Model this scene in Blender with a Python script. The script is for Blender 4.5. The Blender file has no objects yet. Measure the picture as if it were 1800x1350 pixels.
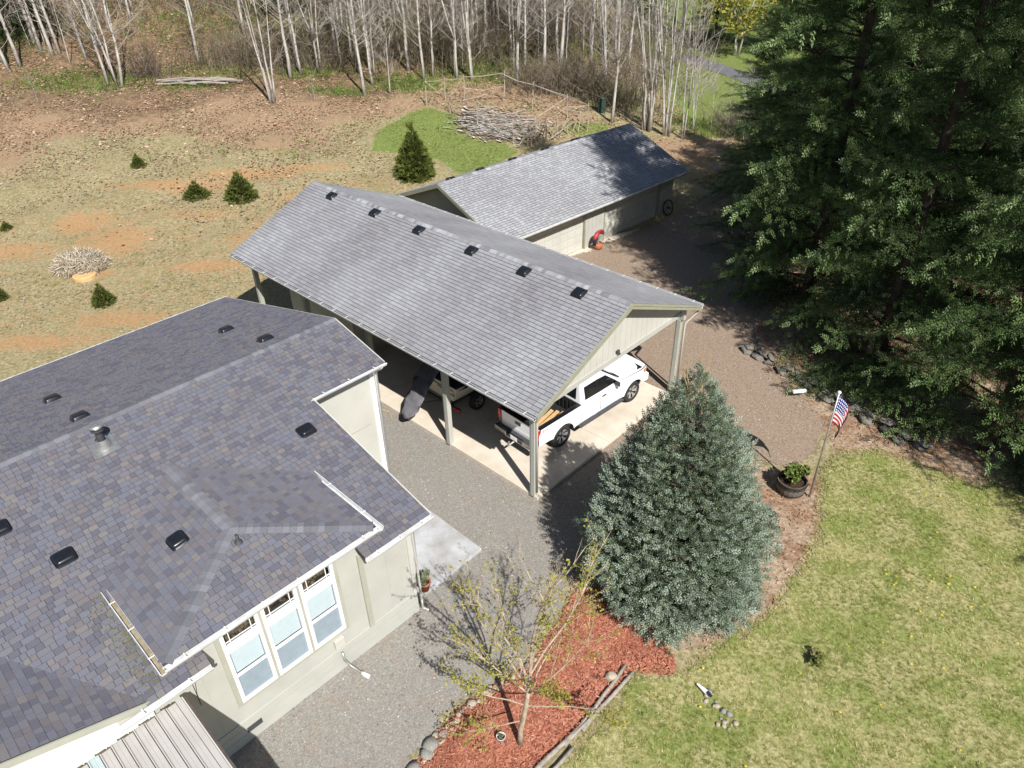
import bpy, bmesh, math, random
import numpy as np
from mathutils import Vector, Matrix, geometry
random.seed(7); rng = np.random.default_rng(7)
S = bpy.context.scene
C = S.collection
# ------------------------------------------------------------------ camera
PITCH, ROLL, CAMZ = 0.60145, -0.021857, 16.1154
def camera_axes():
    fw = np.array([0, math.cos(PITCH), -math.sin(PITCH)]); rt = np.array([1., 0, 0]); up = np.cross(rt, fw)
    r = math.cos(ROLL)*rt + math.sin(ROLL)*up; u = -math.sin(ROLL)*rt + math.cos(ROLL)*up
    return fw, r, u
FW, RT, UP = camera_axes()
cam_data = bpy.data.cameras.new('camera'); cam = bpy.data.objects.new('camera', cam_data); C.objects.link(cam)
M = Matrix.Identity(4)
for i in range(3):
    M[i][0] = RT[i]; M[i][1] = UP[i]; M[i][2] = -FW[i]
M[2][3] = CAMZ
cam.matrix_world = M
cam_data.sensor_width = 36; cam_data.lens = 1302.256*36/1800
cam_data.clip_start = 0.2; cam_data.clip_end = 1500
S.camera = cam
# ------------------------------------------------------------------ world and sun
SUN_H = Vector((0.412, -0.911)); SUN_EL = math.radians(46)
W = bpy.data.worlds.new('World'); S.world = W; W.use_nodes = True
nt = W.node_tree; nt.nodes.clear()
sky = nt.nodes.new('ShaderNodeTexSky'); sky.sky_type = 'NISHITA'; sky.sun_disc = False
sky.sun_elevation = SUN_EL; sky.sun_rotation = math.radians(155.7)
sky.air_density = 1.0; sky.dust_density = 0.6; sky.ozone_density = 1.0
bg = nt.nodes.new('ShaderNodeBackground'); bg.inputs['Strength'].default_value = 0.062
wo = nt.nodes.new('ShaderNodeOutputWorld')
nt.links.new(sky.outputs[0], bg.inputs[0]); nt.links.new(bg.outputs[0], wo.inputs[0])
sl = bpy.data.lights.new('sun', 'SUN'); sl.energy = 5.0; sl.angle = math.radians(0.5); sl.color = (1.0, 0.97, 0.925)
so = bpy.data.objects.new('sun', sl); C.objects.link(so)
sd = Vector((SUN_H.x*math.cos(SUN_EL), SUN_H.y*math.cos(SUN_EL), math.sin(SUN_EL)))
so.rotation_euler = sd.to_track_quat('Z', 'Y').to_euler(); so.location = sd*100
S.view_settings.view_transform = 'Standard'; S.view_settings.look = 'None'
S.view_settings.exposure = 0.46; S.view_settings.gamma = 1; S.view_settings.use_curve_mapping = False
S.render.engine = 'CYCLES'
S.cycles.max_bounces = 6; S.cycles.diffuse_bounces = 3; S.cycles.glossy_bounces = 2
S.cycles.transparent_max_bounces = 12; S.cycles.caustics_reflective = False; S.cycles.caustics_refractive = False

# ------------------------------------------------------------------ object helpers
def empty(name, loc=(0, 0, 0), rz=0.0):
    o = bpy.data.objects.new(name, None); C.objects.link(o)
    o.location = loc; o.rotation_euler = (0, 0, rz); o.empty_display_size = 0.2
    return o
def tag(o, label=None, cat=None, group=None, kind=None):
    if label: o['label'] = label
    if cat: o['category'] = cat
    if group: o['group'] = group
    if kind: o['kind'] = kind
    return o
def thing(name, label, cat, loc=(0, 0, 0), rz=0.0, group=None):
    return tag(empty(name, loc, rz), label, cat, group)
def link(name, me, parent=None, loc=None, rot=None):
    o = bpy.data.objects.new(name, me); C.objects.link(o)
    if parent is not None: o.parent = parent
    if loc is not None: o.location = loc
    if rot is not None: o.rotation_euler = rot
    return o
def kids(o): return [c for c in bpy.data.objects if c.parent is o]
def copy_tree(o, parent=None, _map=None):
    c = o.copy(); C.objects.link(c)
    if parent is not None: c.parent = parent
    for ch in CH.get(o.name, []): copy_tree(ch, c)
    return c
CH = {}
def register(o):
    """remember the children of a thing once so copies are quick"""
    for ch in o.children:
        CH.setdefault(o.name, []).append(ch); register(ch)

class MB:
    """collects faces of one mesh"""
    def __init__(s): s.v = []; s.f = []; s.m = []
    def add(s, vs, fs, mi=0):
        b = len(s.v); s.v += [tuple(map(float, p)) for p in vs]
        s.f += [tuple(b+i for i in f) for f in fs]; s.m += [mi]*len(fs)
    def obox(s, o, ex, ey, ez, mi=0):
        o, ex, ey, ez = map(Vector, (o, ex, ey, ez))
        p = [o, o+ex, o+ex+ey, o+ey, o+ez, o+ex+ez, o+ex+ey+ez, o+ey+ez]
        fs = [(0, 3, 2, 1), (4, 5, 6, 7), (0, 1, 5, 4), (1, 2, 6, 5), (2, 3, 7, 6), (3, 0, 4, 7)]
        if ex.cross(ey).dot(ez) < 0: fs = [f[::-1] for f in fs]
        s.add(p, fs, mi)
    def box(s, x0, x1, y0, y1, z0, z1, mi=0):
        s.obox((x0, y0, z0), (x1-x0, 0, 0), (0, y1-y0, 0), (0, 0, z1-z0), mi)
    def bar(s, a, b, w, h=None, up=(0, 0, 1), mi=0):
        a, b = Vector(a), Vector(b); d = (b-a); h = h or w
        x = d.normalized(); u = Vector(up)
        if abs(x.dot(u)) > .98: u = Vector((1, 0, 0))
        y = u.cross(x).normalized(); z = x.cross(y)
        s.obox(a-y*w/2-z*h/2, d, y*w, z*h, mi)
    def prism(s, poly, ext, mi=0):
        n = len(poly); p = [Vector(q) for q in poly]; e = Vector(ext)
        nrm = Vector((0, 0, 0))
        for i in range(n): nrm += p[i].cross(p[(i+1) % n])
        fs = [tuple(range(n-1, -1, -1)), tuple(range(n, 2*n))]+[(i, (i+1) % n, n+(i+1) % n, n+i) for i in range(n)]
        if nrm.dot(e) < 0: fs = [f[::-1] for f in fs]
        s.add(p+[q+e for q in p], fs, mi)
    def tube(s, pts, rad, n=6, mi=0, cap=True):
        pts = [Vector(p) for p in pts]; k = len(pts)
        if not hasattr(rad, '__len__'): rad = [rad]*k
        vs = []; u = None
        for i in range(k):
            d = (pts[min(i+1, k-1)]-pts[max(i-1, 0)])
            d = d.normalized() if d.length > 1e-9 else Vector((0, 0, 1))
            if u is None:
                u = d.orthogonal().normalized()
            else:
                u = (u-d*u.dot(d)); u = u.normalized() if u.length > 1e-6 else d.orthogonal().normalized()
            w = d.cross(u)
            for j in range(n):
                a = 2*math.pi*j/n
                vs.append(pts[i]+(u*math.cos(a)+w*math.sin(a))*rad[i])
        fs = [(i*n+j, i*n+(j+1) % n, (i+1)*n+(j+1) % n, (i+1)*n+j) for i in range(k-1) for j in range(n)]
        if cap: fs += [tuple(range(n-1, -1, -1)), tuple((k-1)*n+j for j in range(n))]
        s.add(vs, fs, mi)
    def lathe(s, prof, n=16, c=(0, 0, 0), axis='z', mi=0):
        """prof: list of (radius, height)"""
        vs = []
        for r, h in prof:
            for j in range(n):
                a = 2*math.pi*j/n; x, y = r*math.cos(a), r*math.sin(a)
                p = (x, y, h) if axis == 'z' else (x, h, -y)
                vs.append((p[0]+c[0], p[1]+c[1], p[2]+c[2]))
        k = len(prof)
        s.add(vs, [(i*n+j, i*n+(j+1) % n, (i+1)*n+(j+1) % n, (i+1)*n+j) for i in range(k-1) for j in range(n)], mi)
    def blob(s, c, r, seed=0, sub=2, rough=.18, mi=0, rz=0):
        bm = bmesh.new(); bmesh.ops.create_icosphere(bm, subdivisions=sub, radius=1)
        rs = random.Random(seed); ph = [rs.uniform(0, 6.3) for _ in range(6)]
        vs = []
        for v in bm.verts:
            p = v.co; k = 1+rough*(math.sin(2.3*p.x+ph[0])*.5+math.sin(2.9*p.y+ph[1])*.5+.5*math.sin(3.7*p.z+2*p.x+ph[2])+.4*math.sin(5*p.y+4*p.x+ph[3]))
            q = Vector((p.x*r[0]*k, p.y*r[1]*k, p.z*r[2]*k)); q.rotate(Matrix.Rotation(rz, 3, 'Z'))
            vs.append(q+Vector(c))
        s.add(vs, [tuple(v.index for v in f.verts) for f in bm.faces], mi); bm.free()
    def mesh(s, name, mats, smooth=False, bevel=0):
        me = bpy.data.meshes.new(name)
        me.from_pydata(s.v, [], s.f)
        mats = mats if isinstance(mats, (list, tuple)) else [mats]
        for m in mats: me.materials.append(m)
        if len(mats) > 1: me.polygons.foreach_set('material_index', s.m)
        if smooth: me.polygons.foreach_set('use_smooth', [True]*len(s.f))
        me.update(); return me
    def build(s, name, mats, parent=None, smooth=False, bevel=0, loc=None, rot=None):
        o = link(name, s.mesh(name, mats, smooth), parent, loc, rot)
        if bevel:
            b = o.modifiers.new('b', 'BEVEL'); b.width = bevel; b.segments = 2; b.limit_method = 'ANGLE'
        return o

def np_mesh(name, V, F, mat, tone=None, smooth=False):
    """V (n,3), F (m,k) all faces of k corners"""
    V = np.asarray(V, np.float32); F = np.asarray(F, np.int32)
    me = bpy.data.meshes.new(name); k = F.shape[1]
    me.vertices.add(len(V)); me.vertices.foreach_set('co', V.ravel())
    me.loops.add(F.size); me.loops.foreach_set('vertex_index', F.ravel())
    me.polygons.add(len(F)); me.polygons.foreach_set('loop_start', np.arange(0, F.size, k, dtype=np.int32))
    me.polygons.foreach_set('use_smooth', np.full(len(F), bool(smooth)))
    if tone is not None:
        a = me.attributes.new('tone', 'FLOAT', 'POINT'); a.data.foreach_set('value', np.asarray(tone, np.float32))
    me.materials.append(mat); me.update(calc_edges=True); me.validate()
    return me
def repl(TV, TF, R, P, tone=None):
    """template verts TV (k,3) faces TF; R (n,3,3) columns are axes (scaled), P (n,3)"""
    n = len(P); k = len(TV)
    V = np.einsum('nij,kj->nki', R, TV)+P[:, None, :]
    F = (TF[None]+(np.arange(n)*k)[:, None, None]).reshape(-1, TF.shape[1])
    T = np.repeat(tone, k) if tone is not None else None
    return V.reshape(-1, 3), F, T
def nrm(a): return a/np.maximum(np.linalg.norm(a, axis=-1, keepdims=True), 1e-9)
def frames(X, up, scale):
    X = nrm(X); Y = nrm(np.cross(up, X)); Z = np.cross(X, Y)
    s = np.asarray(scale).reshape(-1, 1, 1)
    return np.stack([X, Y, Z], -1)*s
def yawR(a, s, tilt=0.0):
    n = len(a); ca, sa = np.cos(a), np.sin(a); R = np.zeros((n, 3, 3))
    R[:, 0, 0] = ca; R[:, 0, 1] = -sa; R[:, 1, 0] = sa; R[:, 1, 1] = ca; R[:, 2, 2] = 1
    if tilt:
        t = rng.normal(0, tilt, n); T = np.zeros((n, 3, 3)); T[:, 0, 0] = 1
        T[:, 1, 1] = np.cos(t); T[:, 1, 2] = -np.sin(t); T[:, 2, 1] = np.sin(t); T[:, 2, 2] = np.cos(t)
        R = R@T
    return R*np.asarray(s).reshape(-1, 1, 1)

# ------------------------------------------------------------------ node material helpers
class NG:
    def __init__(s, name):
        s.mat = bpy.data.materials.new(name); s.mat.use_nodes = True
        s.t = s.mat.node_tree; s.t.nodes.clear()
        s.out = s.t.nodes.new('ShaderNodeOutputMaterial')
        s.co = s.t.nodes.new('ShaderNodeTexCoord')
    def n(s, typ, **kw):
        nd = s.t.nodes.new(typ)
        for k, v in kw.items(): setattr(nd, k, v)
        return nd
    def set(s, sock, v):
        if isinstance(v, bpy.types.NodeSocket): s.t.links.new(v, sock)
        elif isinstance(v, (tuple, list)) and len(v) == 3 and sock.type == 'RGBA': sock.default_value = (*v, 1)
        else: sock.default_value = v
    def noise(s, scale, detail=4, rough=.55, dist=0, vec=None, col=False):
        nd = s.n('ShaderNodeTexNoise'); nd.inputs['Scale'].default_value = scale; nd.inputs['Detail'].default_value = detail
        nd.inputs['Roughness'].default_value = rough; nd.inputs['Distortion'].default_value = dist
        s.t.links.new(vec or s.co.outputs['Object'], nd.inputs['Vector'])
        return nd.outputs['Color' if col else 'Fac']
    def voro(s, scale, out='Color', vec=None, feature='F1'):
        nd = s.n('ShaderNodeTexVoronoi', feature=feature); nd.inputs['Scale'].default_value = scale
        s.t.links.new(vec or s.co.outputs['Object'], nd.inputs['Vector']); return nd.outputs[out]
    def attr(s, name): return s.n('ShaderNodeAttribute', attribute_name=name).outputs['Fac']
    def math(s, op, a, b=0.0, clamp=False):
        nd = s.n('ShaderNodeMath', operation=op, use_clamp=clamp); s.set(nd.inputs[0], a); s.set(nd.inputs[1], b); return nd.outputs[0]
    def mr(s, v, a, b, c=0.0, d=1.0):
        nd = s.n('ShaderNodeMapRange', interpolation_type='SMOOTHSTEP')
        for i, q in enumerate((v, a, b, c, d)): s.set(nd.inputs[i], q)
        return nd.outputs[0]
    def ramp(s, f, stops, const=False):
        nd = s.n('ShaderNodeValToRGB'); cr = nd.color_ramp
        if const: cr.interpolation = 'CONSTANT'
        while len(cr.elements) < len(stops): cr.elements.new(.5)
        for e, (p, c) in zip(cr.elements, stops): e.position = p; e.color = (*c, 1)
        s.set(nd.inputs[0], f); return nd.outputs[0]
    def mix(s, f, a, b, mode='MIX'):
        nd = s.n('ShaderNodeMix', data_type='RGBA', blend_type=mode)
        s.set(nd.inputs[0], f); s.set(nd.inputs[6], a); s.set(nd.inputs[7], b); return nd.outputs[2]
    def bump(s, h, strength=.3, dist=.02):
        nd = s.n('ShaderNodeBump'); nd.inputs['Strength'].default_value = strength; nd.inputs['Distance'].default_value = dist
        s.set(nd.inputs['Height'], h); return nd.outputs[0]
    def bsdf(s, col, rough=.7, spec=.3, metal=0, normal=None, alpha=None):
        p = s.n('ShaderNodeBsdfPrincipled'); s.set(p.inputs['Base Color'], col); s.set(p.inputs['Roughness'], rough)
        p.inputs['Specular IOR Level'].default_value = spec; p.inputs['Metallic'].default_value = metal
        if normal is not None: s.t.links.new(normal, p.inputs['Normal'])
        if alpha is not None: s.set(p.inputs['Alpha'], alpha)
        s.t.links.new(p.outputs[0], s.out.inputs[0]); s.p = p; return s.mat
def plain(name, c, rough=.6, spec=.3, metal=0, var=.08, scale=6, bump=0, bscale=60, c2=None):
    g = NG(name); f = g.noise(scale, 5)
    a = c2 or tuple(min(1, q*(1-var*1.6)) for q in c); b = c if c2 else tuple(min(1, q*(1+var)) for q in c)
    col = g.ramp(f, [(.3, a), (.7, b)])
    nm = g.bump(g.noise(bscale, 4), bump, .01) if bump else None
    return g.bsdf(col, rough, spec, metal, nm)
def toned(name, stops, rough=.8, spec=.2, fine=None, const=False, bump=0, transl=0):
    g = NG(name); col = g.ramp(g.attr('tone'), stops, const)
    if fine: col = g.mix(fine[1], col, g.ramp(g.noise(fine[0], 4), [(.3, (.35,)*3), (.7, (.75,)*3)]), 'OVERLAY')
    nm = g.bump(g.noise(140, 3), bump, .004) if bump else None
    m = g.bsdf(col, rough, spec, 0, nm)
    if transl:
        tr = g.n('ShaderNodeBsdfTranslucent'); g.set(tr.inputs[0], col)
        mx = g.n('ShaderNodeMixShader'); mx.inputs[0].default_value = transl
        g.t.links.new(g.p.outputs[0], mx.inputs[1]); g.t.links.new(tr.outputs[0], mx.inputs[2]); g.t.links.new(mx.outputs[0], g.out.inputs[0])
    return m
# ------------------------------------------------------------------ materials
mt = {}
mt['cream'] = plain('cream_paint', (.44, .44, .395), .65, .25, var=.05, scale=1.5, bump=.05)
mt['cream2'] = plain('pale_cream_paint', (.52, .51, .455), .65, .25, var=.05, scale=1.2)
mt['sage'] = plain('sage_paint', (.38, .38, .31), .65, .25, var=.06, scale=2)
mt['olive'] = plain('olive_trim_paint', (.31, .305, .22), .6, .25, var=.08, scale=3)
mt['white'] = plain('white_vinyl', (.80, .80, .80), .4, .4, var=.03)
mt['gutter'] = plain('white_aluminium', (.72, .73, .74), .35, .4, var=.10, scale=3, c2=(.52, .52, .51))
mt['gutter_debris_shade'] = plain('gutter_debris_shade', (.05, .04, .03), .95, .1, var=.4, scale=12)  # debris, darkened for the shade inside the trough
mt['mossy'] = plain('gutter_moss', (.22, .17, .08), .95, .1, scale=9, c2=(.35, .31, .24), bump=.4)
mt['black'] = plain('black_plastic', (.012, .014, .018), .3, .5, var=.15)
mt['rubber'] = plain('rubber', (.035, .034, .034), .85, .2, var=.15, scale=20)
mt['steel'] = plain('galvanised_steel', (.55, .55, .53), .4, .5, .8, var=.15, scale=9)
mt['chrome'] = plain('bumper_chrome', (.42, .40, .38), .22, .5, .9, var=.05)
mt['alloy'] = plain('alloy', (.62, .62, .63), .3, .5, .7, var=.03)
mt['carpaint'] = plain('white_car_paint', (.82, .83, .85), .18, .5, var=.01)
mt['darkgrey'] = plain('dark_grey_plastic', (.06, .06, .065), .6, .3, var=.1)
mt['bedliner'] = plain('bed_liner', (.022, .022, .023), .8, .2, var=.2, scale=30, bump=.3)
mt['red'] = plain('red_lens', (.55, .012, .012), .2, .5, var=.02)
mt['amber'] = plain('amber_lens', (.75, .16, .03), .2, .5, var=.02)
mt['lumber'] = plain('new_lumber', (.62, .40, .19), .6, .2, var=.1, scale=10)
mt['weathered'] = plain('weathered_wood', (.40, .355, .30), .9, .1, scale=9, c2=(.22, .195, .165), bump=.4)
mt['stickwood'] = plain('barkless_sticks', (.46, .40, .33), .9, .1, scale=5, c2=(.27, .22, .17))
mt['concrete'] = None
mt['terracotta'] = plain('terracotta', (.40, .15, .08), .8, .2, var=.15, scale=10)
mt['soil'] = plain('potting_soil', (.05, .033, .022), .95, .1, var=.35, scale=25)
mt['stave'] = plain('barrel_staves', (.16, .135, .115), .85, .15, var=.35, scale=14, bump=.3)
mt['iron'] = plain('barrel_iron', (.05, .045, .042), .6, .4, .4, var=.3)
mt['canvas'] = plain('grey_canvas', (.15, .145, .16), .85, .15, var=.15, scale=5, bump=.15)
mt['navy'] = plain('navy_canvas', (.018, .022, .036), .8, .15, var=.2, scale=5)
mt['hull'] = plain('cream_hull', (.62, .58, .46), .35, .4, var=.05)
mt['rock'] = plain('tan_rock', (.46, .38, .27), .9, .15, scale=4, c2=(.30, .27, .22), bump=.35, bscale=30)
mt['rock2'] = plain('grey_rock', (.30, .29, .26), .9, .15, scale=4, c2=(.19, .185, .165), bump=.35, bscale=30)
mt['wallrock'] = plain('basalt_rock', (.21, .195, .17), .95, .15, scale=3, c2=(.11, .10, .085), bump=.5, bscale=14)
mt['screen'] = plain('window_screen', (.27, .33, .38), .35, .5, var=.05)
mt['blind'] = plain('blind_slats', (.42, .47, .48), .5, .3, var=.03)
mt['interior'] = plain('room_shade', (.035, .03, .026), .9, .1, var=.4, scale=3)
mt['patio'] = plain('cream_metal_roof', (.45, .43, .40), .45, .35, var=.06, scale=2.5, c2=(.40, .38, .35))
mt['darkseam'] = plain('seam_shadow_gap', (.10, .075, .07), .7, .2, var=.2)
mt['translucent'] = plain('fibreglass_panel', (.42, .50, .50), .25, .5, var=.05)
mt['dkgreen'] = plain('dark_green_paint', (.03, .06, .05), .5, .4, var=.1)
mt['redpaint'] = plain('faded_red_paint', (.52, .07, .08), .5, .4, var=.3, scale=8)
def glass_mat():
    g = NG('window_glass'); fr = g.n('ShaderNodeLayerWeight')
    t = g.n('ShaderNodeBsdfTransparent'); t.inputs[0].default_value = (.95, .98, .99, 1)
    gl = g.n('ShaderNodeBsdfGlossy'); gl.inputs['Roughness'].default_value = .03
    m = g.n('ShaderNodeMixShader'); f = g.math('MULTIPLY_ADD', g.math('POWER', fr.outputs[1], 4), .7)
    f.node.inputs[2].default_value = .05
    g.t.links.new(f, m.inputs[0]); g.t.links.new(t.outputs[0], m.inputs[1]); g.t.links.new(gl.outputs[0], m.inputs[2])
    g.t.links.new(m.outputs[0], g.out.inputs[0]); return g.mat
mt['glass'] = glass_mat()
mt['carglass'] = plain('tinted_car_glass', (.012, .013, .014), .06, .6, var=.05)
def concrete_mat(name, a, b, blue=0):
    g = NG(name); f = g.noise(1.3, 6, .6); f2 = g.noise(22, 5, .7)
    col = g.ramp(f, [(.3, a), (.68, b)]); col = g.mix(.35, col, g.ramp(f2, [(.3, (.42,)*3), (.7, (.6,)*3)]), 'OVERLAY')
    return g.bsdf(col, .85, .2, 0, g.bump(f2, .12, .006))
mt['concrete'] = concrete_mat('concrete', (.52, .45, .36), (.66, .59, .49))
mt['concrete2'] = concrete_mat('pad_concrete', (.30, .285, .265), (.50, .51, .53))
# shingle tones
mt['sh_house'] = toned('architectural_shingle', [(0, (0.108, 0.106, 0.130)), (.16, (0.113, 0.111, 0.134)), (.161, (0.132, 0.135, 0.165)), (.40, (0.142, 0.144, 0.171)), (.401, (0.143, 0.140, 0.157)), (.66, (0.153, 0.149, 0.165)), (.661, (0.143, 0.131, 0.141)), (.82, (0.152, 0.139, 0.147)), (.821, (0.121, 0.119, 0.137)), (.93, (0.127, 0.123, 0.141)), (.931, (0.167, 0.153, 0.154)), (1, (0.175, 0.162, 0.160))], .9, .15, fine=(90, .5), bump=.3)
mt['sh_cap'] = toned('cap_shingle', [(0, (.122, .122, .136)), (.5, (.150, .150, .168)), (1, (.182, .184, .204))], .9, .15, fine=(90, .5), bump=.3)
mt['sh_grey'] = toned('grey_three_tab_shingle', [(0, (0.180, 0.172, 0.181)), (.35, (0.234, 0.230, 0.242)), (.7, (0.284, 0.286, 0.299)), (1, (0.360, 0.367, 0.378))], .9, .15, fine=(70, .5), bump=.3)
mt['deck'] = plain('roof_underlay', (.06, .06, .063), .95, .1, var=.2)
mt['soffit'] = plain('soffit', (.36, .36, .27), .8, .2)
# foliage
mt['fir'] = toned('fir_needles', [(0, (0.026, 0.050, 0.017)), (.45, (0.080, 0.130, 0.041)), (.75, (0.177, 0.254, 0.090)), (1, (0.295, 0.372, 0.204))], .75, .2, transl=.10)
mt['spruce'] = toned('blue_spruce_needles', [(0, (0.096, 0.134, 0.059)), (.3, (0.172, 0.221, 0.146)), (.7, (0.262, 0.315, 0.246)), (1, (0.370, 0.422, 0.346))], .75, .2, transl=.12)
mt['young'] = toned('young_fir_needles', [(0, (.045, .062, .012)), (.5, (.10, .125, .026)), (1, (.18, .20, .05))], .8, .15, transl=.12)
mt['bark_fir'] = plain('fir_bark', (.065, .05, .04), .95, .1, var=.3, scale=6, bump=.5)
def birch_bark():
    g = NG('pale_bark'); vm = g.n('ShaderNodeMapping'); vm.inputs['Scale'].default_value = (1, 1, .35)
    g.t.links.new(g.co.outputs['Object'], vm.inputs[0])
    f = g.noise(3.2, 5, .65, 0, vm.outputs[0])
    col = g.ramp(f, [(.28, (.13, .11, .09)), (.43, (.40, .37, .33)), (.66, (.60, .57, .53))])
    return g.bsdf(col, .9, .1, 0, g.bump(f, .3, .02))
mt['birch'] = birch_bark()
mt['twig'] = plain('grey_twigs', (.36, .32, .28), .9, .1, var=.25, scale=.8)
mt['brush'] = toned('brown_brush_stems', [(0, (.10, .075, .05)), (.6, (.22, .18, .13)), (1, (.36, .31, .25))], .9, .1)
mt['leafy'] = toned('green_undergrowth', [(0, (.07, .11, .022)), (.6, (.16, .23, .05)), (1, (.28, .34, .10))], .8, .2, transl=.25)
mt['bud'] = toned('yellow_green_leaves', [(0, (.22, .22, .03)), (.7, (.38, .37, .06)), (1, (.46, .36, .11))], .7, .2, transl=.3)
mt['grass'] = toned('lawn_blades', [(0, (0.119, 0.156, 0.030)), (.35, (0.239, 0.269, 0.067)), (.6, (0.389, 0.382, 0.128)), (.82, (0.577, 0.513, 0.242)), (1, (0.728, 0.651, 0.360))], .85, .15, transl=.2)
mt['litter'] = toned('dead_leaves', [(0, (.15, .085, .05)), (.4, (.30, .18, .115)), (.8, (.42, .28, .19)), (1, (.52, .40, .30))], .9, .1)
mt['dandelion'] = plain('dandelion', (.80, .62, .02), .7, .2)
mt['limb'] = plain('sapling_bark', (.42, .34, .25), .85, .15, var=.3, scale=7)
# ------------------------------------------------------------------ terrain
def soft(q, k): return k*np.logaddexp(0, q/k)
def sst(a, b, v):
    t = np.clip((v-a)/(b-a), 0, 1); return t*t*(3-2*t)
def terr(X, Y):
    X = np.asarray(X, float); Y = np.asarray(Y, float)
    q = Y-0.25*X-44
    return sst(20, 4, X)*(0.10*soft(q, 4)+0.20*soft(q-38, 8))
def tz(x, y): return float(terr(x, y))
def poly_dist(P, poly):
    """signed distance (positive inside) of points P (n,2) to polygon"""
    a = np.asarray(poly, float); b = np.roll(a, -1, 0)
    d = np.full(len(P), 1e9); ins = np.zeros(len(P), bool)
    for (x0, y0), (x1, y1) in zip(a, b):
        e = np.array([x1-x0, y1-y0]); w = P-np.array([x0, y0]); t = np.clip(w@e/(e@e), 0, 1)
        d = np.minimum(d, np.linalg.norm(w-t[:, None]*e, axis=1))
        c = ((y0 > P[:, 1]) != (y1 > P[:, 1])) & (P[:, 0] < (x1-x0)*(P[:, 1]-y0)/((y1-y0) or 1e-9)+x0)
        ins ^= c
    return np.where(ins, d, -d)
GRAVEL = [(-9.5, 6.6), (-8.5, 9.2), (-7, 12.0), (-6, 16), (-7.5, 20), (-11, 26.6), (-9.5, 29.5), (-4.6, 33), (-1, 33.2), (3.6, 35.2), (9.6, 40.4), (12.6, 43.8), (14.5, 48.5),
          (17.2, 49.5), (15.6, 42), (13.2, 36), (11.6, 30), (10.4, 26.6), (10.2, 24.2), (11.0, 22.4), (11.2, 20.6), (10.4, 19.3), (9.0, 18.1), (8.2, 18.6), (7.2, 19.2), (5.8, 17.8), (3.4, 16.0),
          (1.9, 14.4), (1.45, 13.5), (.9, 12.4), (.2, 11.3), (-.55, 10.55), (-1.4, 10.1), (-2.0, 9.2), (-2.6, 8.2), (-3.4, 6.6)]
LAWN = [(-.9, 6.4), (.25, 8.0), (1.75, 9.6), (2.75, 10.95), (4.0, 10.9), (5.2, 11.8), (6.6, 12.6), (7.6, 13.8), (8.8, 15.3), (9.4, 16.8), (10.0, 18.2), (10.9, 19.1), (12.3, 19.2), (14.5, 17.6), (17, 16.5), (24, 14), (24, 6.4)]
MULCH = [(-3.2, 6.8), (-2.35, 8.75), (-1.95, 9.35), (-1.45, 10.05), (-.6, 10.6), (.3, 11.35), (.95, 12.3), (1.5, 13.4), (2.2, 13.6), (3.6, 12.2), (3.95, 11.2), (3.7, 10.7), (2.8, 10.9), (1.68, 9.74), (.55, 8.66), (-.55, 7.62), (-1.35, 6.8)]
SOIL = [(5.6, 12.2), (6.6, 12.5), (7.7, 13.7), (8.9, 15.2), (9.5, 16.7), (10.1, 18.1), (10.8, 19.1), (10.6, 21.0), (9.8, 24.0), (9.8, 27), (11.5, 31), (13, 31), (18, 24), (24, 15), (19, 12.9), (14.8, 16.2), (13.2, 18.2), (11, 19.2), (10, 17.9), (8.4, 18.3), (7.2, 19.3), (5.6, 18.0), (3.2, 16.2), (1.7, 14.3), (1.5, 13.3), (3.4, 12.3), (3.9, 11.5), (5, 11.6)]
GARDEN_LAWN = [(-6.8, 58.5), (-5.2, 58.8), (-1.65, 54.5), (1.2, 50.4), (-1.0, 46.6), (-3.2, 45.9), (-4.4, 48.0), (-6.2, 49.6), (-9.5, 50), (-9.5, 54.5)]
TOPGREEN = [(12.5, 60), (13, 75), (16.5, 90), (21, 90), (24.5, 79), (25, 70), (22, 62), (18, 56.5), (14.5, 57)]
def axis(lo, hi, a, b, fine, coarse):
    return np.unique(np.concatenate([np.arange(lo, a, coarse), np.arange(a, b, fine), np.arange(b, hi+.1, coarse)]))
xs = axis(-170, 170, -46, 30, .45, 5); ys = axis(-40, 330, 4, 92, .45, 5)
GX, GY = np.meshgrid(xs, ys)
P2 = np.stack([GX.ravel(), GY.ravel()], 1)
def blobs(P, L):
    r = np.zeros(len(P))
    for x, y, rx, ry, w in L: r = np.maximum(r, w*np.exp(-(((P[:, 0]-x)/rx)**2+((P[:, 1]-y)/ry)**2)))
    return r
q_ = P2[:, 1]-.25*P2[:, 0]
leaf = .93*sst(51, 64, q_+3*np.sin(P2[:, 0]*.31)+2*np.sin(P2[:, 1]*.7+P2[:, 0]*.2))*sst(14, 6, P2[:, 0])
leaf = np.maximum(leaf, blobs(P2, [(12, 51, 5, 4, .9), (-2, 61.5, 7, 3, 1), (5, 60, 6, 2, .8), (24, 40, 9, 14, .7)]))
green = blobs(P2, [(-34, 63, 7, 3.2, .9), (-24, 66, 6, 2.5, .7), (-25, 62.6, 4, 1, .7), (-8, 63.5, 4, 2.2, .9), (-1, 67, 6, 4, 1), (-13, 61.5, 3, 1.2, .7), (-16, 66, 3, 2, .8), (6, 54.5, 3.2, 1.8, .9), (8, 63, 4, 4, .9),
                   (-24, 49.5, 8, 1.5, .45), (-14, 50, 6, 1.5, .5), (-30, 44, 3, 2, .4), (-22, 33, 4, 2, .35), (-17, 33, 2, 1.6, .4), (-50, 72, 14, 8, .8), (-12, 78, 30, 6, .6), (-15, 92, 40, 9, .55)])
green = np.maximum(green, np.clip(poly_dist(P2, GARDEN_LAWN)*.9+.25, 0, 1)*.95)
green = np.maximum(green, np.clip(poly_dist(P2, TOPGREEN)*.6+.2, 0, 1))
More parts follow.
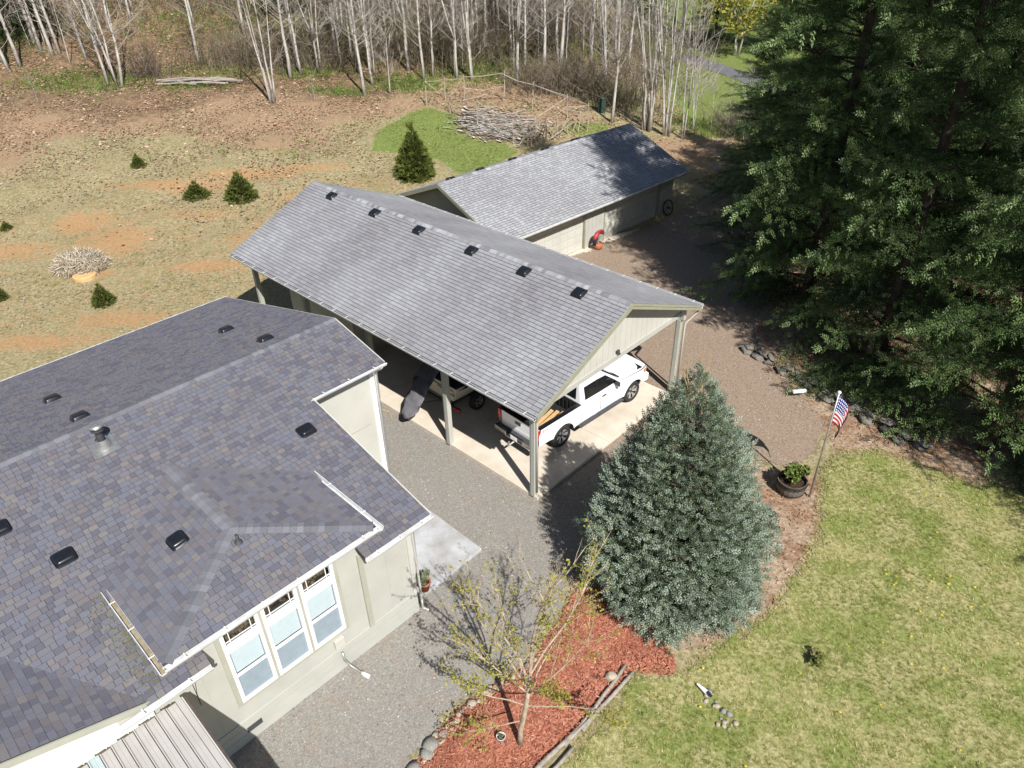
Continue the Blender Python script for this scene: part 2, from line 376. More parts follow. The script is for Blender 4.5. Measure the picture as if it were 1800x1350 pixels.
green = np.maximum(green, sst(12, 15, P2[:, 0])*sst(50, 56, P2[:, 1])*.75)
slope = sst(25, 29, P2[:, 1])*sst(0, -6, P2[:, 0])*sst(54, 47, q_)
dirt = .44*slope
dirt = np.maximum(dirt, .9*blobs(P2, [(-20.5, 45, 6, 1.3, 1), (-16.5, 46.6, 4.5, 1.2, 1), (-13, 47.6, 4, 1, .95), (-24, 40, 2.6, 2.6, .95), (-21.5, 37.6, 3.0, 3.2, 1), (-26.5, 36.6, 5, 1.6, .95), (-15.2, 34.6, 3.6, 1.3, .95), (-13.4, 38, 2.8, 2.8, .9), (-17.5, 29.3, 3.6, 1.3, .95), (-20.5, 27.5, 5, 1.1, .95), (-18, 41, 4, 1.1, .85),
                  (-12.6, 43.5, 2.5, 1.6, .75), (-11, 36, 2.4, 2.6, .7), (-9, 45, 4, 1.4, .65), (-20.6, 33.9, 1.5, .7, 1), (-3.6, 43.6, 3, 1.5, .6), (13.5, 47, 3.4, 5.5, .8), (17.5, 86, 2.2, 3.5, .9)]))
green = np.maximum(green, .36*sst(60, 70, q_)*sst(14, 6, P2[:, 0]))  # olive tint on the wood floor, branch shade put into its colour
soil = np.clip(poly_dist(P2, SOIL)*1.2+.4, 0, 1)
soil = np.maximum(soil, sst(12, 15, P2[:, 0])*sst(15, 20, P2[:, 1])*sst(58, 50, P2[:, 1]))
soil = np.maximum(soil, blobs(P2, [(-.5, 55, 4, 4, .8)]))
bump_ = .10*np.sin(P2[:, 0]*.9+.6*np.sin(P2[:, 1]*.5))*np.sin(P2[:, 1]*.8+1)*sst(34, 40, P2[:, 1])*sst(0, -5, P2[:, 0])*sst(-46, -44, P2[:, 0])
Z = terr(P2[:, 0], P2[:, 1])+bump_-.035
nx, ny = len(xs), len(ys)
ii = np.arange(nx*ny).reshape(ny, nx)
Fq = np.stack([ii[:-1, :-1], ii[:-1, 1:], ii[1:, 1:], ii[1:, :-1]], -1).reshape(-1, 4)
def ground_mat():
    g = NG('ground_soil_and_grass')
    nb = g.noise(.9, 6, .65); nf = g.noise(7, 6, .7); nl = g.voro(9.0); lf = g.noise(14, 3, .6)
    base = g.ramp(nf, [(.25, (.13, .125, .05)), (.42, (.24, .205, .10)), (.58, (.37, .31, .19)), (.75, (.50, .43, .30))])
    base = g.mix(g.mr(nb, .45, .70, 0, .7), base, g.ramp(nf, [(.3, (.13, .125, .05)), (.55, (.24, .205, .10)), (.75, (.40, .34, .21))]))
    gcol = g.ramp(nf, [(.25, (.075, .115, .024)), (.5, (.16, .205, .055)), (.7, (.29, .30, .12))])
    lcol = g.ramp(lf, [(.25, (.14, .092, .055)), (.42, (.26, .17, .10)), (.58, (.36, .25, .16)), (.75, (.48, .39, .27))])
    dcol = g.ramp(nf, [(.25, (.28, .165, .078)), (.5, (.38, .235, .115)), (.75, (.46, .315, .19))])
    scol = g.mix(g.mr(nb, .40, .60), g.ramp(nf, [(.25, (.12, .065, .038)), (.45, (.23, .135, .08)), (.6, (.32, .205, .135)), (.78, (.46, .36, .27))]), g.ramp(nf, [(.25, (.22, .15, .10)), (.5, (.37, .275, .19)), (.75, (.54, .45, .34))]))
    n2 = g.noise(1.6, 7, .75)
    def fac(a, k=.9, lo=.42, hi=.60): return g.mr(g.math('ADD', g.attr(a), g.math('MULTIPLY', g.math('SUBTRACT', n2, .5), k)), lo, hi)
    c = g.mix(fac('leaf', 1.6, .38, .68), base, lcol)
    c = g.mix(fac('dirt', 1.75, .36, .86), c, dcol)
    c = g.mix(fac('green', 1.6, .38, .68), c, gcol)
    c = g.mix(fac('wood_shade', .9, .40, .75), c, g.ramp(lf, [(.25, (.055, .036, .022)), (.45, (.125, .080, .048)), (.6, (.19, .125, .078)), (.78, (.28, .21, .14))]))  # darker leaf colours standing in for branch shade in the wood
    c = g.mix(fac('soil', .5, .35, .6), c, scol)
    return g.bsdf(c, .95, .1, 0, g.bump(g.math('ADD', nf, lf), .5, .05))
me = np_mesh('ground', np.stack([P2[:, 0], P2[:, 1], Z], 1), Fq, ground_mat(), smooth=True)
wood_shade = .62*sst(58, 66, q_+2*np.sin(P2[:, 0]*.4))*sst(16, 8, P2[:, 0])  # mask of the wood floor where branch shade is put into the colour
for nm, a in (('wood_shade', wood_shade), ('leaf', leaf), ('green', green), ('dirt', dirt), ('soil', soil)):
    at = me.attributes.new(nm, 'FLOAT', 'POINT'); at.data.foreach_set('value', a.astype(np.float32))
tag(link('ground', me), kind='structure')

def sheet(name, poly, step, zoff, mat, mound=0.0, jag=.12, kind='structure'):
    # outline subdivided and made ragged, inside filled with a grid
    out = []
    for (x0, y0), (x1, y1) in zip(poly, poly[1:]+poly[:1]):
        n = max(1, int(math.hypot(x1-x0, y1-y0)/step))
        for k in range(n):
            t = k/n; out.append((x0+(x1-x0)*t+rng.normal(0, jag*.5), y0+(y1-y0)*t+rng.normal(0, jag*.5)))
    o = np.array(out); lo, hi = o.min(0), o.max(0)
    gx, gy = np.meshgrid(np.arange(lo[0], hi[0], step), np.arange(lo[1], hi[1], step))
    pts = np.stack([gx.ravel(), gy.ravel()], 1)+rng.normal(0, step*.15, (gx.size, 2))
    pts = pts[poly_dist(pts, out) > step*.6]
    co = [Vector(p) for p in out]+[Vector(p) for p in pts]
    n = len(out)
    v, e, f, *_ = geometry.delaunay_2d_cdt(co, [(i, (i+1) % n) for i in range(n)], [list(range(n))], 1, 1e-5)
    V = np.array([(p.x, p.y) for p in v]); d = np.abs(poly_dist(V, out))
    Zs = terr(V[:, 0], V[:, 1])+zoff
    if mound: Zs += mound*sst(0, .7, d)+rng.normal(0, mound*.12, len(V))*(d > .1)
    me = np_mesh(name, np.column_stack([V, Zs]), np.array([t for t in f if len(t) == 3]), mat, smooth=True)
    a = me.attributes.new('edge', 'FLOAT', 'POINT'); a.data.foreach_set('value', d.astype(np.float32))
    o = link(name, me); o['kind'] = kind; return o
def edge_alpha(g, width):
    n = g.noise(3.2, 6, .75)
    return g.mr(g.math('ADD', g.math('DIVIDE', g.attr('edge'), width), g.math('MULTIPLY', g.math('SUBTRACT', n, .62), 2.2)), -.04, .04)
def gravel_mat():
    g = NG('crushed_gravel'); nb = g.noise(.35, 5, .6); nm = g.noise(2.2, 6, .7); v = g.voro(52); v2 = g.voro(24); nf = g.noise(80, 3, .6)
    bw = g.n('ShaderNodeRGBToBW'); g.t.links.new(v, bw.inputs[0]); bw2 = g.n('ShaderNodeRGBToBW'); g.t.links.new(v2, bw2.inputs[0])
    s = g.math('ADD', g.math('MULTIPLY', bw.outputs[0], .62), g.math('MULTIPLY', bw2.outputs[0], .38))
    grey = g.ramp(s, [(.15, (.205, .19, .168)), (.45, (.265, .247, .22)), (.62, (.305, .286, .256)), (.88, (.42, .40, .365))])
    tan = g.ramp(s, [(.15, (.195, .138, .098)), (.45, (.29, .213, .153)), (.65, (.35, .267, .198)), (.88, (.45, .38, .31))])
    sep = g.n('ShaderNodeSeparateXYZ'); g.t.links.new(g.co.outputs['Object'], sep.inputs[0])
    far = g.mr(g.math('ADD', g.math('ADD', sep.outputs[0], g.math('MULTIPLY', sep.outputs[1], .35)), g.math('MULTIPLY', nb, 5)), 7.0, 15)
    c = g.mix(far, grey, tan)
    c = g.mix(g.mr(nm, .50, .68, 0, .45), c, tan)
    c = g.mix(g.mr(nf, .35, .7, .25, 0), c, (.10, .09, .08))
    return g.bsdf(c, .95, .12, 0, g.bump(s, .35, .012), edge_alpha(g, .5))
sheet('gravel_driveway', GRAVEL, .4, -.012, gravel_mat())
def lawn_mat():
    g = NG('lawn_turf'); nf = g.noise(9, 6, .75); nb = g.noise(.8, 5, .6)
    a = g.ramp(nf, [(.28, (.15, .155, .05)), (.45, (.29, .275, .115)), (.6, (.44, .39, .21)), (.75, (.56, .50, .33))])
    b = g.ramp(nf, [(.28, (.095, .135, .030)), (.5, (.20, .235, .065)), (.72, (.37, .36, .16))])
    return g.bsdf(g.mix(g.mr(nb, .42, .6), a, b), .95, .1, 0, g.bump(nf, .6, .05), edge_alpha(g, .6))
sheet('lawn', LAWN, .4, -.004, lawn_mat())
def mulch_mat():
    g = NG('red_bark_mulch'); v = g.voro(26); n = g.noise(30, 5, .75); nb = g.noise(1.1, 5, .6)
    bw = g.n('ShaderNodeRGBToBW'); g.t.links.new(v, bw.inputs[0])
    c = g.ramp(g.math('ADD', g.math('MULTIPLY', n, .6), g.math('MULTIPLY', bw.outputs[0], .4)), [(.28, (.16, .050, .030)), (.45, (.33, .118, .073)), (.58, (.43, .178, .115)), (.78, (.57, .33, .23))])
    c = g.mix(g.mr(nb, .5, .7, 0, .5), c, (.17, .05, .03))
    return g.bsdf(c, .95, .1, 0, g.bump(n, .7, .03), edge_alpha(g, .12))
sheet('mulch_bed', MULCH, .16, .0, mulch_mat(), mound=.09, jag=.06)

# ------------------------------------------------------------------ roofs
def fpt(o, yaw):
    c, s = math.cos(yaw), math.sin(yaw)
    return lambda p: Vector((o[0]+p[0]*c-p[1]*s, o[1]+p[0]*s+p[1]*c, p[2]))
def in_view(p, m=30):
    d = np.array(p)-np.array([0, 0, CAMZ]); z = d@FW
    if z < 1: return None
    x = 900+1302.256*(d@RT)/z; y = 675-1302.256*(d@UP)/z
    return z if (-m < x < 1800+m and -m < y < 1350+m) else None
_shm = {}
def shingles(root, planes, expo, widths, mat, near_n, towrld, seed=1, raised=.5, name='shingle', tonef=None, cover=1.12, joint=.006):
    """planes: list of (P0, A, B, Lb, f) with f(b) -> [(a0,a1)] intervals along A at height b; the near_n closest whole tabs are objects, the rest one joined part"""
    rs = random.Random(seed); whole = []; V = []; F = []; T = []
    def tab(P0, A, B, N, a0, a1, b0, b1, h, tone):
        lo = h; hi = .002; g = joint
        q = [P0+A*(a0+g)+B*b0+N*lo, P0+A*(a1-g)+B*b0+N*lo, P0+A*(a1-g)+B*b1+N*hi, P0+A*(a0+g)+B*b1+N*hi,
             P0+A*(a0+g)+B*b0, P0+A*(a1-g)+B*b0, P0+A*(a1-g)+B*b1-N*.004, P0+A*(a0+g)+B*b1-N*.004]
        k = len(V); V.extend(q); F.extend([(k, k+1, k+2, k+3), (k+4, k+5, k+1, k), (k+4, k, k+3, k+7), (k+1, k+5, k+6, k+2)]); T.extend([tone]*8)
    for P0, A, B, Lb, f in planes:
        P0, A, B = Vector(P0), Vector(A).normalized(), Vector(B).normalized(); N = A.cross(B)
        if N.z < 0: N = -N
        flip = A.cross(B).z < 0
        for k in range(int(Lb/expo+.3)):
            b = k*expo; b1 = min(b+expo*cover, Lb+.02)
            for a0, a1 in f(b+expo*.5):
                if a1-a0 < .03: continue
                a = a0-rs.random()*widths[0]
                while a < a1:
                    w = rs.choice(widths); s, e = max(a, a0), min(a+w, a1); full = (s == a and e == a+w and b1 == b+expo*cover)
                    tone = rs.random()
                    if tonef: tone = tonef(rs, tone, a, b)
                    h = .008+(.005 if rs.random() < raised else 0)
                    if e-s > .02:
                        c = towrld(P0+A*((s+e)/2)+B*b); d = in_view(c) if full else None
                        whole.append((d if d else 1e6, P0, A, B, N, s, e, b, b1, h, tone, w, flip))
                    a += w
    whole.sort(key=lambda t: t[0])
    n = 0
    for w in whole:
        d, P0, A, B, N, s, e, b, b1, h, tone, wd, flip = w
        if n < near_n and d < 1e5:
            key = (mat.name, wd, int(tone*24), h, flip, round(b1-b, 3))
            if key not in _shm:
                keep = (V, F, T); V, F, T = [], [], []
                tab(Vector((0, 0, 0)), Vector((1, 0, 0)), Vector((0, 1, 0)), Vector((0, 0, 1)), 0, wd, 0, b1-b, h, tone)
                vv = np.array([tuple(v) for v in V]); ff = np.array(F)
                _shm[key] = np_mesh('shingle_tab', vv, ff, mat, np.array(T)); V, F, T = keep
            o = bpy.data.objects.new(name, _shm[key]); C.objects.link(o); o.parent = root
            m = Matrix.Identity(4); X = A; Y = B
            if flip:
                o2 = P0+A*s+B*b
            for i in range(3): m[i][0] = X[i]; m[i][1] = Y[i]; m[i][2] = N[i]
            t = P0+A*s+B*b
            for i in range(3): m[i][3] = t[i]
            o.matrix_local = m
            n += 1
        else:
            tab(P0, A, B, N, s, e, b, b1, h, tone)
    me = np_mesh(name+'_courses', np.array([tuple(v) for v in V]), np.array(F), mat, np.array(T))
    o = link(name+'_courses', me, root); o['kind'] = 'stuff'
    return o
def caps(root, a, b, na, nb, mat, width=.15, step=.16, name='ridge_cap', seed=3, split=True, lift=.014):
    """folded cap shingles along a ridge; na, nb = unit vectors down the two slopes"""
    rs = random.Random(seed); a, b = Vector(a), Vector(b); na, nb = Vector(na), Vector(nb); d = (b-a); L = d.length; d.normalize()
    n = int(L/step); variants = {}
    for k in range(n):
        p = a+d*(k*step); up = Vector((0, 0, lift+.004*(k % 2))); q = p+d*(step*1.25); up2 = Vector((0, 0, lift*.35))
        mb = MB()
        V = [p+up+na*width, p+up+Vector((0, 0, .01)), p+up+nb*width, q+up2+na*width, q+up2+Vector((0, 0, .01)), q+up2+nb*width]
        V = [v-p for v in V]
        t = round(rs.random(), 1)
        key = (t, k % 2)
        if key not in variants:
            fs = np.array([(0, 1, 4, 3), (1, 2, 5, 4)])
            lower = [v-Vector((0, 0, .02)) for v in V[:3]]
            VV = np.array([tuple(v) for v in V+lower]); fs = np.vstack([fs, [(6, 7, 1, 0), (7, 8, 2, 1)]])
            variants[key] = np_mesh('ridge_cap', VV, fs, mat, np.full(9, t))
        o = bpy.data.objects.new(name, variants[key]); C.objects.link(o); o.parent = root; o.location = p
def slab_roof(mb, poly, N, th=.11, mi=0):
    N = Vector(N); mb.prism([Vector(p)-N*.004 for p in poly], -N*th, mi)
def gutter(root, a, b, out, mat=None, debris=None, straps=0, w=.12, h=.10, name='gutter', strap_parts=True):
    """open trough from a to b, its back edge on that line; out = unit vector away from the wall"""
    a, b, out = Vector(a), Vector(b), Vector(out); z = Vector((0, 0, 1)); t = .006; mat = mat or mt['gutter']
    prof = [(0, 0), (0, -h), (w*.75, -h), (w, -h*.35), (w, .005), (w-.018, .005), (w-.018, -h*.33), (w*.72, -h+t), (t, -h+t), (t, 0)]
    mb = MB(); n = len(prof)
    vs = [a+out*p+z*q for p, q in prof]+[b+out*p+z*q for p, q in prof]
    fs = [(i, (i+1) % n, n+(i+1) % n, n+i) for i in range(n)]+[tuple(range(n)), tuple(range(2*n-1, n-1, -1))]
    mb.add(vs, fs)
    g = mb.build(name, mat, root)
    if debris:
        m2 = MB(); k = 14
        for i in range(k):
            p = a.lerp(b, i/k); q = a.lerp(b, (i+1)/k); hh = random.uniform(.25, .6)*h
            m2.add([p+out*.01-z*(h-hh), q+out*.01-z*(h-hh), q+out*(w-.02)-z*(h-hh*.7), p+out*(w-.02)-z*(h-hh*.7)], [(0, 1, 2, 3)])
        m2.build('gutter_debris_shade', debris, g)
    if straps:
        ms = MB(); d = (b-a).normalized(); ms.obox(-d*.012, d*.024, out*(w+.03), z*.006)
        sm = ms.mesh('gutter_strap', mt['white'])
        for i in range(straps):
            o = link('gutter_strap', sm, g, a.lerp(b, (i+.5)/straps)+z*.012-out*.02)
    return g
def roof_vent_mesh(w=.41, l=.37, h=.105):
    bm = bmesh.new(); vs = []
    base = [(-w/2, -l/2), (w/2, -l/2), (w/2, l/2), (-w/2, l/2)]
    n = 10; top = []
    pts = []
    for k, (sx, sy, z) in enumerate([(1.12, 1.12, 0), (1.12, 1.12, .012), (.94, .92, .014), (.98, .95, .05), (.9, .88, h*.8), (.7, .66, h*.97), (.3, .3, h)]):
        ring = []
        for j in range(24):
            a = 2*math.pi*j/24; c, s = math.cos(a), math.sin(a); e = .32
            x = math.copysign(abs(c)**e, c)*w/2*sx; y = math.copysign(abs(s)**e, s)*l/2*sy
            zz = z*(1 if z < .05 else (1.0+.25*(-y/l)))
            ring.append(bm.verts.new((x, y, zz)))
        pts.append(ring)
    for a, b in zip(pts, pts[1:]):
        for j in range(24): bm.faces.new((a[j], a[(j+1) % 24], b[(j+1) % 24], b[j]))
    bm.faces.new(pts[-1])
    me = bpy.data.meshes.new('roof_vent'); bm.to_mesh(me); bm.free(); me.materials.append(mt['black'])
    me.polygons.foreach_set('use_smooth', [True]*len(me.polygons)); return me
VENT = roof_vent_mesh()
def put_vent(root, p, A, B):
    """A along the roof, B up the slope"""
    A, B = Vector(A).normalized(), Vector(B).normalized(); N = A.cross(B).normalized()
    if N.z < 0: A = -A; N = A.cross(B).normalized()
    m = Matrix.Identity(4)
    for i in range(3): m[i][0] = A[i]; m[i][1] = B[i]; m[i][2] = N[i]; m[i][3] = p[i]+N[i]*.02
    o = link('roof_vent', VENT, root); o.matrix_local = m; return o

# ------------------------------------------------------------------ carport
YC = .80558; CO = (.6439, 16.5329); CW, CL, CE, CR = 8.68, 16.59, 3.643, 5.475
cw = fpt(CO, YC)
car = thing('carport', 'open carport with long grey shingle roof and cream gable over a white pickup', 'carport', (*CO, 0), YC)
sl_ = (CR-CE)/(CW/2)
Bn = Vector((CW/2, 0, CR-CE)).normalized(); Bf = Vector((-CW/2, 0, CR-CE)).normalized(); Ls = math.hypot(CW/2, CR-CE)
mb = MB()
slab_roof(mb, [(0, 0, CE), (CW/2, 0, CR), (CW/2, CL, CR), (0, CL, CE)], Bn.cross(Vector((0, 1, 0)))*-1 if Bn.cross(Vector((0, 1, 0))).z < 0 else Bn.cross(Vector((0, 1, 0))))
slab_roof(mb, [(CW, 0, CE), (CW, CL, CE), (CW/2, CL, CR), (CW/2, 0, CR)], Vector((sl_, 0, 1)).normalized())
mb.build('roof_deck', mt['deck'], car)
def stain(rs, t, a, b): return max(0, min(1, .34+.32*t+.11*math.sin(a*.9+b*.5)-.08*math.sin(a*2.3+1)+.06*math.sin(b*1.4)))
shingles(car, [((0, 0, CE), (0, 1, 0), Bn, Ls, lambda b: [(-.03, CL+.03)]), ((CW, 0, CE), (0, 1, 0), Bf, Ls, lambda b: [(-.03, CL+.03)])],
         .143, [.30], mt['sh_grey'], 300, cw, 5, .15, tonef=stain, cover=.89, joint=.007)
caps(car, (CW/2, 0, CR), (CW/2, CL, CR), Vector((-CW/2, 0, CE-CR)).normalized(), Vector((CW/2, 0, CE-CR)).normalized(), mt['sh_grey'])
gutter(car, (-.02, -.03, CE-.01), (-.02, CL+.03, CE-.01), (-1, 0, 0), debris=mt['gutter_debris_shade'], straps=22)
gutter(car, (CW+.02, -.03, CE-.01), (CW+.02, CL+.03, CE-.01), (1, 0, 0), debris=mt['gutter_debris_shade'], straps=22)
for y in (1.74, 4.07, 6.55, 9.34, 11.95, 14.8): put_vent(car, (4.0, y, CE+4.0*sl_), (0, 1, 0), Bn)
dn = Vector((0, 0, -1))
for y0 in (-.045, CL+.005):     # rake boards, two steps
    for s in (0, 1):
        xa, xb = (0, CW/2) if s == 0 else (CW, CW/2)
        m = MB(); m.prism([(xa, y0, CE-.01), (xb, y0, CR-.01), (xb, y0, CR-.20), (xa, y0, CE-.20)], (0, .04, 0)); m.build('rake_board', mt['olive'], car)
        if y0 < 0:
            m = MB(); m.prism([(xa, y0-.02, CE+.0), (xb, y0-.02, CR+.0), (xb, y0-.02, CR-.085), (xa, y0-.02, CE-.085)], (0, .0195, 0)); m.build('rake_trim', mt['olive'], car)
for x0 in (.0, CW-.04): m = MB(); m.box(x0, x0+.04, 0, CL, CE-.22, CE-.055); m.build('fascia', mt['olive'], car)
GZ = 3.42
def under(x): return CE+(CW/2-abs(x-CW/2))*sl_-.125
m = MB(); m.prism([(.36, .50, GZ), (CW-.36, .50, GZ), (CW-.36, .50, under(CW-.36)), (CW/2, .50, under(CW/2)), (.36, .50, under(.36))], (0, .03, 0)); m.build('gable_backing', mt['cream2'], car)
x = .37
while x < CW-.4:
    x1 = min(x+.30, CW-.37); m = MB(); pl = [(x, .47, GZ-.02), (x1-.008, .47, GZ-.02), (x1-.008, .47, under(x1-.008))]
    if x < CW/2 < x1: pl.append((CW/2, .47, under(CW/2)))
    pl.append((x, .47, under(x))); m.prism(pl, (0, .028, 0)); m.build('gable_board', mt['cream2'], car); x = x1
m = MB(); m.box(.36, CW-.36, .44, .56, GZ-.20, GZ-.021); m.build('gable_beam', mt['cream'], car)
postY = (.50, 4.35, 8.35, 12.2, 15.85)
for xp in (.47, CW-.47):
    for y in postY:
        m = MB(); m.box(xp-.09, xp+.09, y-.09, y+.09, .08, 3.12)
        p = m.build('post', mt['sage'] if not (xp < 1 and y < 6) else mt['cream'], car, bevel=.008)
        m = MB(); m.box(xp-.105, xp-.0905, y-.11, y+.03, .1, 3.1); m.box(xp+.0905, xp+.105, y-.03, y+.11, .1, 3.1); m.build('post_trim', mt['cream'], p)
    m = MB(); m.box(xp-.07, xp+.07, .3, CL-.3, 3.13, under(xp)-.01); m.build('eave_beam', mt['cream'], car)
m = MB()
for k in range(20): 
    y = .9+k*.82
    m.prism([(.1, y, under(.1)-.005), (CW/2, y, under(CW/2)-.005), (CW/2, y, under(CW/2)-.16), (.1, y, under(.1)-.16)], (0, .04, 0)); m.prism([(CW-.1, y, under(.1)-.005), (CW/2, y, under(CW/2)-.005), (CW/2, y, under(CW/2)-.16), (CW-.1, y, under(.1)-.16)], (0, .04, 0))
    m.box(.5, CW-.5, y, y+.04, 3.14, 3.28)
o = m.build('roof_trusses', mt['weathered'], car); o['kind'] = 'stuff'
# storage room under the left end
for nm, b in (('storage_wall', (1.6, 1.68, 11.0, 15.2)), ('storage_wall', (1.68, 8.1, 11.0, 11.08)), ('storage_wall', (1.68, 8.1, 15.12, 15.2))):
    m = MB(); m.box(*b, .1, 3.05); m.build(nm, mt['sage'], car)
y = 11.0
while y < 15.1:
    m = MB(); m.box(1.575, 1.599, y+.005, y+.395, .1, 3.04); m.build('siding_board', mt['sage'], car); y += .4
m = MB(); m.tube([(CW+.13, .02, 3.5), (CW+.13, .05, 3.42), (CW-.30, .33, 2.95), (CW-.30, .36, 2.80), (CW-.30, .36, .2)], .04, 8); m.build('downspout', mt['cream2'], car, smooth=True)
m = MB(); m.tube([(-.06, .12, 3.53), (-.04, .15, 3.45), (.44, .36, 3.1), (.47, .37, 2.95), (.47, .37, .25)], .038, 8); m.build('downspout', mt['cream2'], car, smooth=True)
m = MB(); m.box(4.35, 4.5, .40, .469, 3.5, 3.58); m.box(4.40, 4.45, .34, .40, 3.46, 3.52); m.build('floodlight', mt['darkgrey'], car)
# slab under it: four pours with open joints
k = 0
for x0, x1 in ((.42, 4.12), (4.13, 7.95)):
    for y0, y1 in ((.30, 4.25), (4.26, 8.25), (8.26, 12.2), (12.21, 16.1)):
        m = MB(); m.box(x0, x1, y0, y1, -.10, .09)
        o = m.build('concrete_slab', mt['concrete'], bevel=.012); o.location = (*CO, 0); o.rotation_euler = (0, 0, YC); o['kind'] = 'structure'
# stain ring of dropped rust on the slab
# ------------------------------------------------------------------ garage
YG = .73919; GO = (10.0903, 40.6428); GL, GW, GE, GR = 14.19, 8.638, 2.4066, 4.1627
gw = fpt(GO, YG)
gar = thing('garage', 'long grey roofed garage with two cream doors, one roof end in tree shade', 'garage', (*GO, 0), YG)
gs = (GR-GE)/(GW/2); Bg = Vector((0, GW/2, GR-GE)).normalized(); Bh = Vector((0, -GW/2, GR-GE)).normalized(); Lg = math.hypot(GW/2, GR-GE)
mb = MB()
slab_roof(mb, [(0, 0, GE), (0, GW/2, GR), (-GL, GW/2, GR), (-GL, 0, GE)], Vector((0, -gs, 1)).normalized())
slab_roof(mb, [(0, GW, GE), (-GL, GW, GE), (-GL, GW/2, GR), (0, GW/2, GR)], Vector((0, gs, 1)).normalized())
mb.build('roof_deck', mt['deck'], gar)
def gtone(rs, t, a, b): return max(0, min(1, .55+.35*t+.08*math.sin(a*.7+b)))
shingles(gar, [((-GL, 0, GE), (1, 0, 0), Bg, Lg, lambda b: [(-.03, GL+.03)]), ((-GL, GW, GE), (1, 0, 0), Bh, Lg, lambda b: [(-.03, GL+.03)])],
         .143, [.30], mt['sh_grey'], 0, gw, 9, .15, tonef=gtone, cover=.87, joint=.009)
caps(gar, (-GL, GW/2, GR), (0, GW/2, GR), Vector((0, -GW/2, GE-GR)).normalized(), Vector((0, GW/2, GE-GR)).normalized(), mt['sh_grey'], step=.3)
gutter(gar, (-GL, -.02, GE-.01), (.02, -.02, GE-.01), (0, -1, 0), mat=mt['gutter'], debris=mt['gutter_debris_shade'], straps=16)
for x in (-13.2, -11.3, -9.1, -6.75, -4.4): put_vent(gar, (x, GW/2+.25, GR-.25*gs), (1, 0, 0), Bh)
for x0 in (.0, -GL-.04):
    for s in (0, 1):
        ya, yb = (0, GW/2) if s == 0 else (GW, GW/2)
        m = MB(); m.prism([(x0, ya, GE-.01), (x0, yb, GR-.01), (x0, yb, GR-.19), (x0, ya, GE-.19)], (.04, 0, 0)); m.build('rake_board', mt['olive'], gar)
m = MB(); m.box(-GL, 0, .0, .03, GE-.20, GE-.04); m.build('fascia', mt['olive'], gar)
def gund(y): return GE+(GW/2-abs(y-GW/2))*gs-.12
FY = .55
for x0, x1 in ((-.5, -1.75), (-6.40, -7.82), (-12.45, -13.7)):
    x = x0
    while x > x1+.01:
        xx = max(x-.30, x1); m = MB(); m.box(xx+.006, x-.003, FY, FY+.03, -.05, gund(FY)-.01); m.build('siding_board', mt['cream'], gar); x = xx
m = MB(); m.box(-13.7, -.5, FY+.031, FY+.10, 2.02, gund(FY)-.01); m.box(-1.75, -.5, FY+.031, FY+.1, -.05, 2.02); m.box(-7.82, -6.4, FY+.031, FY+.1, -.05, 2.02); m.box(-13.7, -12.45, FY+.031, FY+.1, -.05, 2.02); m.build('wall', mt['cream'], gar)
m = MB(); m.box(-6.40, -1.75, FY, FY+.0295, 2.02, gund(FY)-.01); m.box(-12.45, -7.82, FY, FY+.0295, 2.02, gund(FY)-.01); m.build('door_header', mt['cream'], gar)
for xw in (-13.7, -.5-.08):
    m = MB(); m.prism([(xw, FY+.101, -.05), (xw, GW-.56, -.05), (xw, GW-.56, gund(.56)), (xw, GW/2, gund(GW/2)), (xw, FY+.101, gund(FY+.1))], (.08, 0, 0)); m.build('gable_wall', mt['sage'], gar)
m = MB(); m.box(-13.6, -.6, GW-.62, GW-.55, -.05, 2.45); m.build('wall', mt['sage'], gar)
for x0, x1 in ((-6.36, -1.79), (-12.41, -7.86)):
    d = empty('garage_door'); d.parent = gar
    for k in range(5):
        m = MB(); m.box(x0+.01, x1-.01, FY+.12, FY+.16, .02+k*.4, .02+k*.4+.392)
        n = 8
        for j in range(n):
            a = x0+.06+j*(x1-x0-.1)/n; m.box(a, a+(x1-x0-.1)/n-.06, FY+.108, FY+.1195, .06+k*.4, .06+k*.4+.31)
        m.build('door_panel', mt['cream2'], d)
    for xj in (x0-.02, x1-.02):
        m = MB(); m.box(xj-.02, xj+.06, FY-.02, FY+.118, 0, 2.02); m.build('door_jamb', mt['olive'], d)
m = MB(); m.box(-12.6, -1.4, FY-.75, FY+.11, -.1, .02); o = m.build('garage_apron', mt['concrete'], bevel=.01); o.location = (*GO, 0); o.rotation_euler = (0, 0, YG); o['kind'] = 'structure'
# ------------------------------------------------------------------ house
YH = .7879; HO = (-5.3398, 19.7214); hw = fpt(HO, YH)
house = thing('house', 'cream walled house with brown and slate mottled shingle roof and tall windows', 'house', (*HO, 0), YH)
ZR, SF, SB = 5.14, .2365, .2586
def zf(y): return ZR+SF*y
def zb(y): return ZR-SB*y
XL = -17.0; EF, EB = -7.09, 7.657; XN = -2.45; YN = -2.312
WX, WZ, WS = -9.25, 3.46, .362       # wing: foot of its rake and its slope
def xval(y): return WX-(zf(y)-WZ)/WS
DX0, DX1, DY, DZ, DZR = -8.87, -3.94, -7.06, 4.12, 4.62; DXC = (DX0+DX1)/2; DH = (DX1-DX0)/2; DS = (DZR-DZ)/DH; AY = -5.25
AP = Vector((DXC, AY, DZR)); YR = (DZR-ZR)/SF
nf = Vector((0, -SF, 1)).normalized(); nb = Vector((0, SB, 1)).normalized()
mb = MB()
slab_roof(mb, [(XL, 0, ZR), (0, 0, ZR), (0, EB, zb(EB)), (XL, EB, zb(EB))], nb)
slab_roof(mb, [(XL, YN, zf(YN)), (0, YN, zf(YN)), (0, 0, ZR), (XL, 0, ZR)], nf)
YF = -6.66
